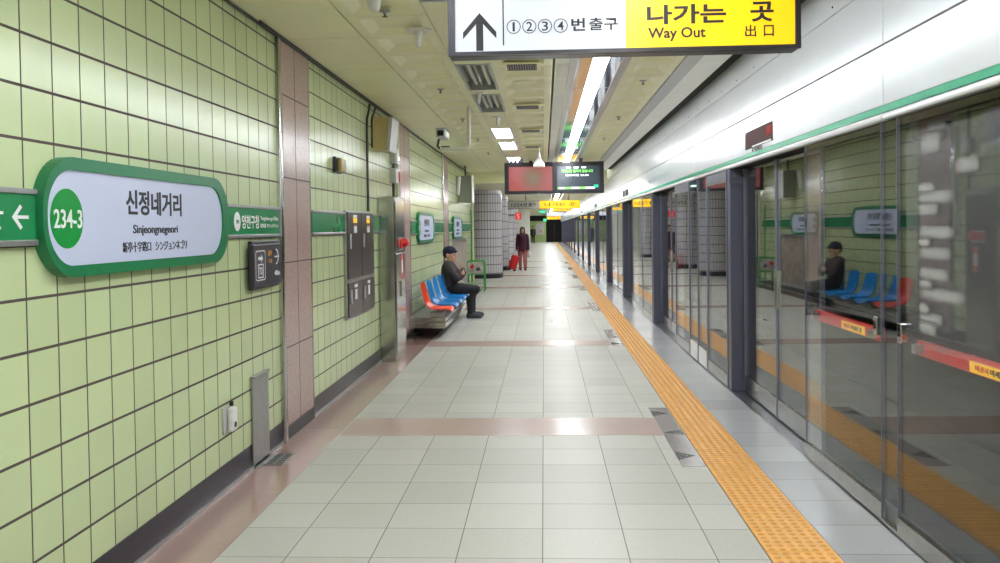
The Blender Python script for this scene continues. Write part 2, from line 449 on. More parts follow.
# ceiling: slab, pressed panel lanes, strips, beam
struct('ceiling', MB().box(-7, 1.66, YN, YF+1, CZ+0.16, CZ+0.3), M['ceil_panel'])
def flat_lane(x0, x1, y0, y1, pitch, z, g=0.012):
    m_ = MB(); y = y0
    while y < y1-1e-3:
        m_.box(x0+g/2, x1-g/2, y+g/2, min(y+pitch, y1)-g/2, z, z+0.03)
        y += pitch
    return m_
def coffer_lane(x0, x1, y0, y1, pitch, z, brd=0.07, slope=0.07, dep=0.032, g=0.011):
    m_ = MB(); y = y0; bm = m_.bm
    while y < y1-1e-3:
        ya, yb = y+g/2, min(y+pitch, y1)-g/2; xa, xb = x0+g/2, x1-g/2
        def ringv(i, zz): return [bm.verts.new(p) for p in ((xa+i, ya+i, zz), (xb-i, ya+i, zz), (xb-i, yb-i, zz), (xa+i, yb-i, zz))]
        R = [ringv(0, z+0.02), ringv(0, z), ringv(brd, z), ringv(brd+slope, z+dep)]
        for A, B in zip(R, R[1:]):
            for k in range(4): bm.faces.new((A[k], A[(k+1) % 4], B[(k+1) % 4], B[k]))
        bm.faces.new(R[-1])
        y += pitch
    return m_
struct('trim_7', flat_lane(WX, -1.27, YN, BEAM, 1.22, CZ), M['ceil_panel'])
struct('trim_8', coffer_lane(-1.27, -0.73, YN, BEAM, 0.61, CZ), M['ceil_panel'], smooth=False)
struct('trim_9', coffer_lane(-0.43, 0.09, YN, BEAM, 0.61, CZ), M['ceil_panel'])
struct('trim_10', coffer_lane(0.73, 1.17, YN, BEAM, 0.61, CZ), M['ceil_panel'])
struct('trim_11', flat_lane(0.11, 0.235, YN, BEAM, 0.61, CZ), M['ceil_white'])
struct('trim_12', MB().box(0.235, 0.30, YN, BEAM, CZ-0.006, CZ+0.03).box(0.66, 0.725, YN, BEAM, CZ-0.006, CZ+0.03), M['alu'])
struct('trim_13', MB().box(1.17, 1.30, YN, BEAM, CZ-0.012, CZ+0.03), M['alu'])
struct('trim_24', MB().box(0.09, 0.112, YN, BEAM, CZ+0.004, CZ+0.02).box(1.546, 1.66, YN, BEAM, CZ+0.03, CZ+0.06), M['dark_gap'])  # dark joint line, and a dark strip painting the shade in the fascia gap
struct('trim_14', flat_lane(1.302, 1.545, YN, BEAM, 2.44, CZ), M['ceil_white'])
struct('trim_15', MB().box(-7, 1.56, BEAM, BEAM+0.35, CZ2-0.02, CZ+0.2), M["ceil_panel"])
struct('trim_16', flat_lane(-7, 0.28, BEAM+0.35, YF, 1.22, CZ2), M['ceil_panel'])
struct('trim_17', flat_lane(0.68, 1.6, BEAM+0.35, YF, 1.22, CZ2), M['ceil_panel'])
# lane with the sunk fixtures: panels between them
FIX = [(-5.0, 1), (-3.4, 1), (0.9, 1), (2.4, 1), (3.9, 0), (7.28, 0), (8.95, 0), (12.0, 1), (13.95, 1), (17.0, 1), (18.9, 1)]  # unseen lit fixtures behind and above the camera are added for brightness
b = MB(); y = YN
for fy, on in FIX+[(BEAM, 0)]:
    if fy-y > 0.02: b.box(-0.728, -0.432, y+0.003, fy-0.003, CZ, CZ+0.03)
    y = fy+1.34
struct('trim_18', b, M['ceil_panel'])

# right wall: white enamel fascia over the screen doors, tunnel behind
b = MB(); seams = [YN]+[4.35+5.35*k for k in range(-1, 16) if YN < 4.35+5.35*k < YF]+[YF]
for y0, y1 in zip(seams, seams[1:]):
    b.box(1.66, 1.70, y0+0.004, y1-0.004, 2.072, 2.362, 0.002, 1).box(1.66, 1.70, y0+0.004, y1-0.004, 2.371, 2.683, 0.002, 1)
    b.box(1.66, 1.70, y0+0.004, y1-0.004, 2.686, 3.1, 0.002, 1)
fa = struct('wall_right', b, M['fascia'])
b = MB()
for y0, y1 in zip(seams, seams[1:]): b.box(1.652, 1.70, y0+0.003, y1-0.003, 1.997, 2.034, 0.012, 3)
struct('trim_19', b, M['fascia'], smooth=True)
struct('trim_20', MB().box(1.658, 1.70, YN, YF, 2.036, 2.070), M['fascia_green'])
struct('trim_21', MB().box(1.69, 1.95, YN, YF, 2.005, 3.1), M['dark_gap'])
b = MB(); y = 2.6
while y < 40:
    b.tube([(1.655, y, 2.73), (1.662, y, 2.73)], 0.006, 8); y += 0.62
struct('trim_22', b, M['dark_gap'])
struct('wall_tunnel', MB().box(5.2, 5.4, YN, YF, -1.2, 3.2).box(1.83, 5.4, YN, YF, -1.4, -1.2).box(1.95, 5.4, YN, YF, 3.1, 3.2).box(1.83, 1.86, YN, YF, -1.3, -0.02), M['tunnel'])

# ------------------------------------------------------------------ ceiling lights
def linear_light(y0, y1, z, label):
    t = thing('linear_ceiling_light', label, 'ceiling light', (0.485, (y0+y1)/2, z))
    b = MB()
    b.box(0.302, 0.42, y0, y1, z, z+0.012).box(0.55, 0.658, y0, y1, z, z+0.012)
    b.build('reflector', M['trough'], t)
    b = MB(); y = y0+0.03
    while y < y1-0.05:
        ye = min(y+1.2, y1-0.03)
        b.box(0.425, 0.545, y, ye-0.012, z-0.012, z+0.05, 0.008, 2); y += 1.2
    b.build('tube', M['tube'], t, True)
    b = MB(); y = y0
    while y < y1:
        b.box(0.302, 0.42, y-0.006, y+0.006, z-0.003, z-0.0005).box(0.55, 0.658, y-0.006, y+0.006, z-0.003, z-0.0005); y += 2.44
    b.box(0.30, 0.66, y0, y1, z+0.095, z+0.11)
    b.build('housing', M['fixture_dark'], t)
linear_light(YN+0.05, BEAM-0.05, CZ, 'long continuous fluorescent light trough running down the nearer ceiling')
linear_light(BEAM+0.5, YF-1, CZ2, 'further fluorescent light trough in the lower ceiling beyond the hanging screen')

def sunk_light(y0, on, label):
    x0, x1, z = -0.728, -0.432, CZ
    t = thing('recessed_ceiling_light', label, 'ceiling light', ((x0+x1)/2, y0+0.67, z), 'recessed twin tube ceiling lights')
    L_ = 1.34
    b = MB()
    b.box(x0, x0+0.02, y0, y0+L_, z-0.008, z+0.09).box(x1-0.02, x1, y0, y0+L_, z-0.008, z+0.09)
    b.box(x0+0.02, x1-0.02, y0, y0+0.02, z-0.008, z+0.09).box(x0+0.02, x1-0.02, y0+L_-0.02, y0+L_, z-0.008, z+0.09)
    b.build('frame', M['alu'], t)
    MB().box(x0+0.02, x1-0.02, y0+0.02, y0+L_-0.02, z+0.08, z+0.1).build('housing', M['fixture_dark'] if not on else M['reflector'], t)
    b = MB(); xm = (x0+x1)/2
    b.prism([(xm-0.012, 0.02), (xm+0.012, 0.02), (xm+0.03, 0.08), (xm-0.03, 0.08)], (0, y0+0.02, z), (1, 0, 0), (0, 0, 1), (0, 1, 0), L_-0.04)
    b.prism([(x0+0.02, 0.01), (x0+0.05, 0.08), (x0+0.02, 0.08)], (0, y0+0.02, z), (1, 0, 0), (0, 0, 1), (0, 1, 0), L_-0.04)
    b.prism([(x1-0.02, 0.01), (x1-0.02, 0.08), (x1-0.05, 0.08)], (0, y0+0.02, z), (1, 0, 0), (0, 0, 1), (0, 1, 0), L_-0.04)
    b.build('reflector', M['reflector'], t)
    for xt in (x0+0.085, x1-0.085):
        MB().tube([(xt, y0+0.08, z+0.045), (xt, y0+L_-0.08, z+0.045)], 0.016, 12).build('tube', M['tube'] if on else M['tube_off'], t, True)
    return t
vis = {3.9: 'unlit twin tube ceiling light above the way out sign, cut by the frame top', 7.28: 'unlit twin tube ceiling light nearest beyond the way out sign',
       8.95: 'unlit twin tube ceiling light just beyond the first unlit one', 12.0: 'lit twin tube ceiling light, the nearer of the lit pair', 13.95: 'lit twin tube ceiling light, the farther of the lit pair',
       17.0: 'lit twin tube ceiling light above the hanging screen', 18.9: 'lit twin tube ceiling light behind the hanging screen',
       -5.0: 'added unseen lit twin tube ceiling light farthest behind the camera', -3.4: 'added unseen lit twin tube ceiling light second behind the camera', 0.9: 'added unseen lit twin tube ceiling light overhead', 2.4: 'added unseen lit twin tube ceiling light just short of the way out sign'}
for fy, on in FIX: sunk_light(fy, on, vis[fy])

# ------------------------------------------------------------------ tactile paving
t = thing('tactile_paving_strip', 'yellow tactile paving strip with raised studs along the platform edge', 'tactile paving', (1.15, 4, 0))
b = MB(); d = bmesh.new(); y = 1.6; Y0P = y
while y < YF-0.5:
    b.box(0.996, 1.306, y+0.0035, y+0.2965, -0.02, 0.003)
    y += 0.3
b.build('paver_slabs', M['yellow_paver'], t)
b = MB(); y = Y0P
while y < 45:
    sg = 8 if y < 9 else 5
    for i in range(6):
        for j in range(6):
            cx, cy = 0.996+0.031+i*0.0497, y+0.025+j*0.05
            if y < 16:
                b.lathe([(0.0165, 0.0028), (0.0135, 0.0062), (0.008, 0.0075), (0, 0.0078)], (cx, cy, 0), sg)
            else:
                b.lathe([(0.016, 0.0028), (0.010, 0.0075), (0, 0.0078)], (cx, cy, 0), sg)
    y += 0.3
b.build('raised_studs', M['yellow_dome'], t, True)

# boarding markers beside the tactile strip
M['marker'] = mat('grey brown floor marker', (150, 140, 138), 0.2, var=0.08)
M['marker_dark'] = mat('dark worn arrow', (74, 72, 70), 0.25, var=0.3, scale=25)
MK = [6.3, 11.75, 16.35, 21.3, 26.2, 31.3, 36.4]
for k, yc in enumerate(MK):
    t = thing('boarding_marker', 'grey boarding marker tile with dark arrows on the floor, %s along the tactile strip' % ORD[k], 'floor marker', (0.91, yc, 0), 'boarding markers beside the tactile strip')
    MB().box(0.838, 0.984, yc-0.88, yc+0.88, -0.03, 0.002).build('marker_tile', M['marker'], t)
    for yy, fl in ((0.66, 1), (0.02, -1), (-0.62, 1)):
        y0 = yc+yy
        pts = [(0.842, y0+0.11), (0.842, y0-0.11), (0.965, y0)] if fl > 0 else [(0.98, y0+0.08), (0.98, y0-0.08), (0.845, y0)]
        MB().prism(pts, (0, 0, 0.002), (1, 0, 0), (0, 1, 0), (0, 0, 1), 0.0006).build('arrow_mark', M['marker_dark'], t)

# ------------------------------------------------------------------ platform screen doors
POST = [-2.4, 2.75, 7.87, 13.4, 18.45, 23.3, 28.3, 33.4]
while POST[-1] < 79: POST.append(POST[-1]+5.1)
XF, XR = 1.664, 1.775
def post(y, label):
    t = thing('screen_door_post', label, 'post', (1.73, y, 0), 'dark posts of the platform screen doors')
    MB().box(1.664, 1.80, y, y+0.12, 0.0, 1.995, 0.006).build('upright', M['post'], t)
    br = MB().box(1.657, 1.80, y+0.0005-0.016, y-0.0005, 1.86, 1.994, 0.004).build('bracket', M['post'], t)
    for x in (1.70, 1.765):
        MB().tube([(x, y-0.027, 1.93), (x, y-0.016, 1.93)], 0.011, 8).build('bolt', M['steel'], br)
def leaf(name, y0, y1, x, label, group, kick=0.12, frame=0.0, rail=0.0, sticker=0.0, ztop=1.99):
    t = thing(name, label, 'glass door' if 'door' in name else 'glass panel', (x, (y0+y1)/2, 0), group)
    a, c = y0+0.006, y1-0.006
    MB().box(x, x+0.012, a+frame*0.7, c-frame*0.7, 0.02, ztop-0.004).build('glass_pane', M['glass'], t)
    MB().box(x-0.006, x+0.020, a+frame, c-frame, 0.012, kick, 0.003).build('kick_plate', M['steel'], t)
    if frame:
        for q in ((a, a+frame), (c-frame, c)):
            MB().box(x-0.007, x+0.022, q[0], q[1], 0.008, ztop, 0.003).build('stile', M['post_lite'], t)
    else:
        for q in ((a, a+0.005), (c-0.005, c)):
            MB().box(x-0.001, x+0.013, q[0], q[1], 0.008, ztop).build('edge_strip', M['post'], t)
    if rail: MB().box(x-0.006, x+0.021, a+frame, c-frame, ztop-rail, ztop, 0.003).build('top_rail', M['post_lite'], t)
    if sticker:
        MB().box(x-0.009, x-0.0062, a+0.04, c-0.04, 0.018, sticker).build('sticker', M['white'], t)
    return t
def sliders(y0, y1, k):
    ym = (y0+y1)/2
    for q, (a, c) in enumerate(((y0, ym), (ym, y1))):
        t = leaf('sliding_screen_door', a, c, XR, 'glass sliding screen door leaf in the %s doorway from the camera, %s leaf' % (ORD[k], ('nearer', 'farther')[q]), 'sliding screen doors', 0.16, 0.022)
        MB().box(XR-0.012, XR+0.02, (a+0.03 if q else c-0.05), (a+0.05 if q else c-0.03), 0.85, 1.15, 0.003).build('pull_handle', M['steel'], t)
def panels(spec, k):
    """spec: list of (y0, y1, kind)"""
    out = []
    for q, (a, c, kind, lab) in enumerate(spec):
        if kind == 'em': out.append(leaf('emergency_glass_door', a, c, XF, lab, 'frameless emergency glass doors', 0.105))
        elif kind == 'frame': out.append(leaf('fixed_glass_panel', a, c, XF, lab, 'fixed glass panels of the screen doors', 0.13, 0.035, 0.10))
        elif kind == 'narrow': out.append(leaf('fixed_glass_panel', a, c, XF, lab, 'fixed glass panels of the screen doors', 0.05, 0.016, 0.0, 0.20))
        elif kind == 'fill': out.append(leaf('fixed_glass_panel', a, c, XF, lab, 'fixed glass panels of the screen doors', 0.03))
        else: out.append(leaf('fixed_glass_panel', a, c, XF, lab, 'fixed glass panels of the screen doors', 0.11, 0.02))
    return out
for k, p in enumerate(POST):
    post(p, 'dark slate post of the screen doors, %s' % (('just behind the camera', 'right beside the camera outside the frame')[k] if k < 2 else '%s from the camera along the track edge' % ORD[k-2]))
    nxt = POST[k+1] if k+1 < len(POST) else p+5.1
    if k == 1:
        doors = panels([(2.87, 4.19, 'em', 'frameless emergency glass door with red push bar and blurred white lettering, at the right edge'), (4.19, 4.40, 'fill', 'narrow glass strip between the two red barred emergency doors'),
                        (4.40, 5.645, 'em', 'frameless emergency glass door with red push bar, left of the narrow glass strip')], k)
        sliders(5.665, nxt-0.045, 0); em = doors
    elif k == 2:
        panels([(8.0, 8.98, 'frame', 'grey framed glass panel right beside the nearest dark post'), (8.98, 9.52, 'narrow', 'narrow glass panel with white sticker at its foot, nearer of the two'),
                (9.52, 10.06, 'narrow', 'narrow glass panel with white sticker at its foot, farther of the two'), (10.06, 11.13, 'frame', 'grey framed glass panel beyond the two stickered narrow ones')], k)
        sliders(11.15, nxt-0.045, 1)
    elif k == 0:
        panels([(p+0.125, p+1.6, 'plain', 'fixed glass panel beside the post behind the camera'), (p+1.6, p+3.05, 'plain', 'fixed glass panel just behind the camera')], k)
        leaf('sliding_screen_door', p+3.07, nxt-0.045, XR, 'glass sliding screen door leaf beside the camera, out of frame', 'sliding screen doors', 0.16, 0.022)
    else:
        m = p+0.29*(nxt-p); e = p+0.61*(nxt-p)
        panels([(p+0.125, m, 'plain', 'fixed glass panel just beyond the %s dark post' % ORD[k-2]), (m, e, 'plain', 'fixed glass panel second beyond the %s dark post' % ORD[k-2])], k)
        sliders(e+0.02, nxt-0.045, k-1)

# red push bars, latches and vinyl on the two nearest emergency doors
for t, (a, c), yl in ((em[0], (2.95, 4.10), (2.95, 3.60)), (em[2], (4.55, 5.60), (4.76, 5.12))):
    b = MB().box(1.715, 1.745, a, c, 0.885, 0.955, 0.008, 3); pb = b.build('push_bar', M['bar_red'], t, True)
    MB().box(1.713, 1.7145, yl[0], yl[1], 0.892, 0.938).build('yellow_label', M['sign_yellow'], pb)  # label has a painted-in glow, though it is no lamp
    yy0, yy1 = yl[1]-0.04, yl[1]-0.22
    text('비상시', 'fascia', 1.7125, yl[1]-0.05, yl[1]-0.15, 0.902, 0.928, M['red'], pb, bold=0.02)
    text('미세요 문', 'fascia', 1.7125, yl[1]-0.165, yl[1]-0.32, 0.902, 0.928, M['black'], pb, bold=0.02)
    for yb in (a+0.06, c-0.06):
        MB().box(1.676, 1.716, yb-0.02, yb+0.02, 0.90, 0.94).build('bar_bracket', M['steel_dull'], pb)
for t, y in ((em[0], 4.135), (em[2], 4.455)):
    lt = MB().box(1.650, 1.682, y-0.022, y+0.022, 0.935, 1.03, 0.005).build('latch', M['chrome'], t)
    MB().tube([(1.6495, y, 0.975), (1.645, y, 0.975)], 0.009, 10).build('keyhole', M['black'], lt)
MB().box(1.6585, 1.660, 3.0, 4.07, 0.95, 1.90).build('vinyl_sheet', M['sheet'], em[0])
for y0, y1, z0, z1 in ((3.72, 3.92, 1.80, 1.87), (3.40, 3.60, 1.70, 1.745), (3.77, 3.95, 1.625, 1.66), (3.60, 3.95, 1.585, 1.625), (3.74, 3.95, 1.535, 1.575), (3.60, 3.94, 1.435, 1.475), (3.82, 3.94, 1.395, 1.43),
                       (3.62, 3.94, 1.345, 1.385), (3.64, 3.94, 1.255, 1.295), (3.80, 3.94, 1.215, 1.25), (3.50, 3.94, 1.17, 1.212), (3.83, 3.94, 1.105, 1.135), (3.70, 3.94, 1.065, 1.10), (3.76, 3.94, 1.02, 1.06)):
    MB().box(1.6565, 1.6578, y0, y1, z0-0.012, z1+0.012).build('vinyl_lettering', M['vinyl'], em[0])

for t in (em[0], em[2]): t.rotation_euler.z = 0.0075      # hung a touch out of line

# small things on the fascia
t = thing('door_status_display', 'dark red door display window in the white fascia with small marks below', 'display', (1.655, 6.82, 2.18))
MB().box(1.656, 1.66, 6.40, 7.24, 2.105, 2.245).build('window', M['led_panel'], t)
MB().box(1.654, 1.6558, 6.43, 6.56, 2.16, 2.22).build('red_lamp', M['led_red'], t)
MB().box(1.654, 1.6558, 6.43, 7.0, 2.108, 2.12).build('torn_label', M['white'], t)
text('100', 'fascia', 1.6585, 7.02, 6.70, 2.073, 2.102, M['black'], t, bold=0.03)
for k, yc in enumerate((17.8, 28.0, 38.2)):
    t = thing('door_status_display', 'small dark display on the white fascia, %s beyond the dark red one' % ORD[k], 'display', (1.655, yc, 2.18))
    MB().box(1.655, 1.66, yc-0.6, yc+0.6, 2.105, 2.23).build('window', M['display_dark'], t)
    MB().box(1.653, 1.6548, yc-0.02, yc+0.02, 2.11, 2.225).build('divider', M['fascia'], t)
t = thing('fascia_lettering', 'faint grey lettering on the white fascia beyond the door display', 'sign', (1.658, 12.9, 2.15))
M['grey_letter'] = mat('faded grey green lettering', (150, 176, 170), 0.5)
text('까치산 방면', 'fascia', 1.6585, 14.0, 11.6, 2.14, 2.23, M['grey_letter'], t)
text('12', 'fascia', 1.6585, 13.2, 12.8, 2.078, 2.10, M['grey_letter'], t)

# ------------------------------------------------------------------ left wall: station signs and line bands
def station_sign():
    t = thing('station_name_sign', 'large green framed station name sign with number disc, nearest on the tiled wall', 'sign', (WX, 3.915, 1.56), 'station name signs on the left wall')
    O = rrect(3.07, 4.935, 1.33, 1.795, 0.215, 12); I = rrect(3.10, 4.85, 1.375, 1.745, 0.172, 12)
    P = rrect(3.085, 4.87, 1.36, 1.76, 0.18, 12)
    MB().ring(O, I, (WX, 0, 0), (0, 1, 0), (0, 0, 1), (1, 0, 0), 0.046).build('frame', M['green_frame'], t)
    MB().prism(P, (WX, 0, 0), (0, 1, 0), (0, 0, 1), (1, 0, 0), 0.036).build('panel', M['sign_white'], t)
    x = WX+0.0363
    dd = MB().prism([(3.245+0.115*math.cos(a*PI/20), 1.557+0.115*math.sin(a*PI/20)) for a in range(40)], (x, 0, 0), (0, 1, 0), (0, 0, 1), (1, 0, 0), 0.002).build('number_disc', M['num_green'], t)
    text('234-3', 'wall', x+0.0025, 3.15, 3.348, 1.52, 1.592, M['white'], dd, bold=0.012)
    text('신정네거리', 'wall', x, 3.72, 4.30, 1.578, 1.69, M['black'], t, bold=0.022)
    text('Sinjeongnegeori', 'wall', x, 3.78, 4.25, 1.484, 1.535, M['black'], t, bold=0.012)
    text('新亭十字路口   シンジョンネゴリ', 'wall', x, 3.68, 4.355, 1.413, 1.46, M['black'], t, bold=0.006)
    return t
s1 = station_sign()
dup(s1, None, 'green framed station name sign above the row of plastic seats', (0, 9.47, -0.045))
dup(s1, None, 'green framed station name sign farthest along the wall, beyond the chrome edged pilaster', (0, 14.37, -0.05))
def band(y0, y1, label, dz=0.0):
    t = thing('line_band_sign', label, 'sign', (WX, (y0+y1)/2, 1.56), 'green line bands on the left wall')
    MB().box(WX, WX+0.02, y0, y1, 1.478+dz, 1.645+dz).build('green_plate', M['line_green'], t)
    MB().box(WX, WX+0.03, y0, y1, 1.643+dz, 1.662+dz, 0.003).build('top_trim', M['alu'], t)
    MB().box(WX, WX+0.03, y0, y1, 1.458+dz, 1.479+dz, 0.003).build('bottom_trim', M['alu'], t)
    return t
t = band(1.2, 3.068, 'green line band with white left arrow, cut by the left edge')
x = WX+0.0203
ar = [(2.925, 1.56), (2.972, 1.604), (2.983, 1.595), (2.953, 1.566), (3.022, 1.566), (3.022, 1.554), (2.953, 1.554), (2.983, 1.525), (2.972, 1.516)]
MB().prism(ar, (x, 0, 0), (0, 1, 0), (0, 0, 1), (1, 0, 0), 0.0015).build('arrow', M['white'], t)
text('까치산', 'wall', x, 2.44, 2.875, 1.515, 1.605, M['white'], t, bold=0.015)
t = band(4.935, 5.995, 'green line band with white next station lettering, before the pink granite pilaster')
MB().prism([(5.14+0.055*math.cos(a*PI/16), 1.558+0.058*math.sin(a*PI/16)) for a in range(32)], (x, 0, 0), (0, 1, 0), (0, 0, 1), (1, 0, 0), 0.0015).build('white_disc', M['white'], t)
text('234', 'wall', x+0.0018, 5.115, 5.165, 1.546, 1.568, M['line_green'], t)
text('양천구청', 'wall', x, 5.22, 5.535, 1.515, 1.60, M['white'], t, bold=0.012)
text('Yangcheon-gu Office', 'wall', x, 5.57, 5.945, 1.562, 1.595, M['white'], t, bold=0.004)
text('陽川區廳  ヤンチョングチョン', 'wall', x, 5.57, 5.94, 1.52, 1.548, M['white'], t)
MB().box(WX, WX+0.032, 5.965, 5.998, 1.46, 1.66, 0.002).build('end_trim', M['alu'], t)
band(6.84, 7.975, 'plain green line band between the pink pilaster and the dark electrical cabinet')
band(9.25, 9.66, 'short green line band between electrical cabinet and steel hydrant cabinet')
band(11.98, 12.51, 'green line band left of the sign above the seats', -0.045)
band(14.41, 15.84, 'green line band right of the sign above the seats', -0.045)
band(16.80, 17.41, 'green line band left of the farthest station name sign', -0.05)
band(19.31, 21.8, 'green line band right of the farthest station name sign', -0.05)

# dark exit direction board
t = thing('direction_board', 'dark wall board with white icons and arrow below the green band', 'sign', (WX, 5.53, 1.28))
MB().box(WX, WX+0.03, 5.37, 5.92, 1.125, 1.435, 0.006).build('back_plate', M['board_black'], t)
MB().box(WX+0.0301, WX+0.062, 5.30, 5.865, 1.145, 1.415, 0.006).build('front_plate', M['board_black'], t)
x = WX+0.0622
MB().ring(rrect(5.335, 5.525, 1.185, 1.375, 0.025), rrect(5.341, 5.519, 1.191, 1.369, 0.02), (x, 0, 0), (0, 1, 0), (0, 0, 1), (1, 0, 0), 0.001).build('icon_frame', M['white'], t)
ic = MB(); Z = [(5.385, 1.335), (5.445, 1.335), (5.445, 1.352), (5.475, 1.325), (5.445, 1.298), (5.445, 1.315), (5.385, 1.315)]
ic.prism(Z, (x, 0, 0), (0, 1, 0), (0, 0, 1), (1, 0, 0), 0.001); ic.build('icon', M['white'], t)
MB().ring(rrect(5.380, 5.485, 1.20, 1.29, 0.006), rrect(5.390, 5.475, 1.208, 1.282, 0.004), (x, 0, 0), (0, 1, 0), (0, 0, 1), (1, 0, 0), 0.001).build('icon_frame', M['white'], t)
text('TO', 'wall', x, 5.400, 5.465, 1.22, 1.27, M['white'], t, 'icon', 0.02, 0.001)
text('갈아', 'wall', x, 5.580, 5.665, 1.335, 1.37, M['orange'], t, bold=0.02, depth=0.001)
text('타', 'wall', x, 5.605, 5.665, 1.285, 1.315, M['orange'], t, bold=0.02, depth=0.001)
b = MB()
b.prism([(5.715, 1.332), (5.815, 1.332), (5.815, 1.322), (5.715, 1.322)], (x, 0, 0), (0, 1, 0), (0, 0, 1), (1, 0, 0), 0.001)
arc = [(5.745+0.06*math.cos(a), 1.327+0.052*math.sin(a)) for a in [PI/2-PI*i/14 for i in range(15)]]
arc2 = [(5.745+0.045*math.cos(a), 1.327+0.044*math.sin(a)) for a in [PI/2-PI*i/14 for i in range(15)]]
b.prism(arc+arc2[::-1], (x, 0, 0), (0, 1, 0), (0, 0, 1), (1, 0, 0), 0.001)
b.build('arrow', M['white'], t)
text('40m', 'wall', x, 5.715, 5.825, 1.20, 1.235, M['white'], t, bold=0.02, depth=0.001)

# ------------------------------------------------------------------ pilasters
def pilaster(n, y0, y1, label, corner=True):
    p = struct('trim_%d' % n, MB().box(WX-0.01, WX+0.014, y0+(0.06 if corner else 0), y1, 0.10, CZ), M['pink_granite'])
    b = MB()
    for z in (0.66, 1.27, 1.88, 2.47): b.box(WX+0.013, WX+0.0148, y0+0.06, y1, z-0.004, z+0.004)
    b.box(WX+0.013, WX+0.0148, (y0+y1)/2-0.004+0.03, (y0+y1)/2+0.004+0.03, 0.10, CZ)
    struct('trim_%d' % (n+1), b, M['dark_joint'])
    struct('trim_%d' % (n+2), MB().box(WX-0.01, WX+0.032, y0, y0+0.06, 0.0, CZ-0.02, 0.008, 3), M['chrome'] if n > 40 else M['steel'], smooth=True)
    struct('trim_%d' % (n+3), MB().box(WX-0.01, WX+0.018, y1, y1+0.02, 0.0, CZ-0.02), M['steel'])
pilaster(30, 6.0, 6.80, 'near')
pilaster(41, 11.0, 11.94, 'mid')
pilaster(51, 15.88, 16.76, 'far')
MB_ = MB().box(WX-0.26, WX+0.03, WEND, WEND+0.04, 0.0, CZ)
struct('trim_60', MB_, M['steel'])
struct('trim_61', MB().tube([(WX+0.012, YN+0.1, CZ-0.012), (WX+0.012, BEAM-0.05, CZ-0.012)], 0.009, 8), M['cable'], smooth=True)
struct('trim_62', MB().tube([(WX+0.034, 5.6, CZ-0.008), (WX+0.034, 10.6, CZ-0.008)], 0.007, 8), M['cable'], smooth=True)
t = tag(MB().box(WX+0.033, WX+0.036, 15.9, 15.99, 1.86, 2.05).build('notice_sticker', M['orange']), 'small orange notice sticker on the chrome edge of the far pilaster', 'sticker')

# ------------------------------------------------------------------ fixtures on the left wall
t = thing('wall_outlet', 'small white boxed outlet low on the green tiles', 'outlet', (WX, 4.97, 0.41))
MB().box(WX, WX+0.012, 4.885, 5.02, 0.33, 0.485, 0.004).build('back_plate', M['pale_metal'], t)
MB().box(WX+0.012, WX+0.05, 4.93, 5.005, 0.335, 0.475, 0.014, 4).build('cover', M['white_plastic'], t, True)
MB().tube([(WX+0.049, 4.962, 0.375), (WX+0.0525, 4.962, 0.375)], 0.017, 12).build('socket', M['black'], t)
MB().tube([(WX+0.02, 4.985, 0.48), (WX+0.02, 4.985, 0.505)], 0.012, 10).build('grommet', M['black'], t)

t = thing('steel_cover_panel', 'low steel cover plate standing against the tiled wall above a floor drain', 'panel', (WX, 5.55, 0.0))
MB().box(WX+0.006, WX+0.018, 5.37, 5.68, 0.0, 0.575, 0.003).build('plate', M['steel_dull'], t)
MB().box(WX, WX+0.035, 5.365, 5.685, 0.572, 0.582, 0.002).build('top_flange', M['steel_dull'], t)
MB().box(WX+0.018, WX+0.05, 5.37, 5.68, 0.0, 0.006).build('foot_flange', M['steel_dull'], t)
t = thing('floor_drain', 'dark grated floor drain at the foot of the steel cover plate', 'drain', (-1.75, 5.58, 0.0))
b = MB().ring(rrect(-1.81, -1.685, 5.44, 5.72, 0.004, 2), rrect(-1.80, -1.695, 5.45, 5.71, 0.004, 2), (0, 0, 0.0), (1, 0, 0), (0, 1, 0), (0, 0, 1), 0.008); b.build('rim', M['steel_dull'], t)
MB().box(-1.80, -1.695, 5.45, 5.71, 0.0005, 0.003).build('pit', M['black'], t)
b = MB()
for i in range(6): b.box(-1.80, -1.695, 5.475+i*0.043, 5.49+i*0.043, 0.003, 0.007)
b.box(-1.755, -1.742, 5.45, 5.71, 0.003, 0.0065)
b.build('grate', M['steel_dull'], t)

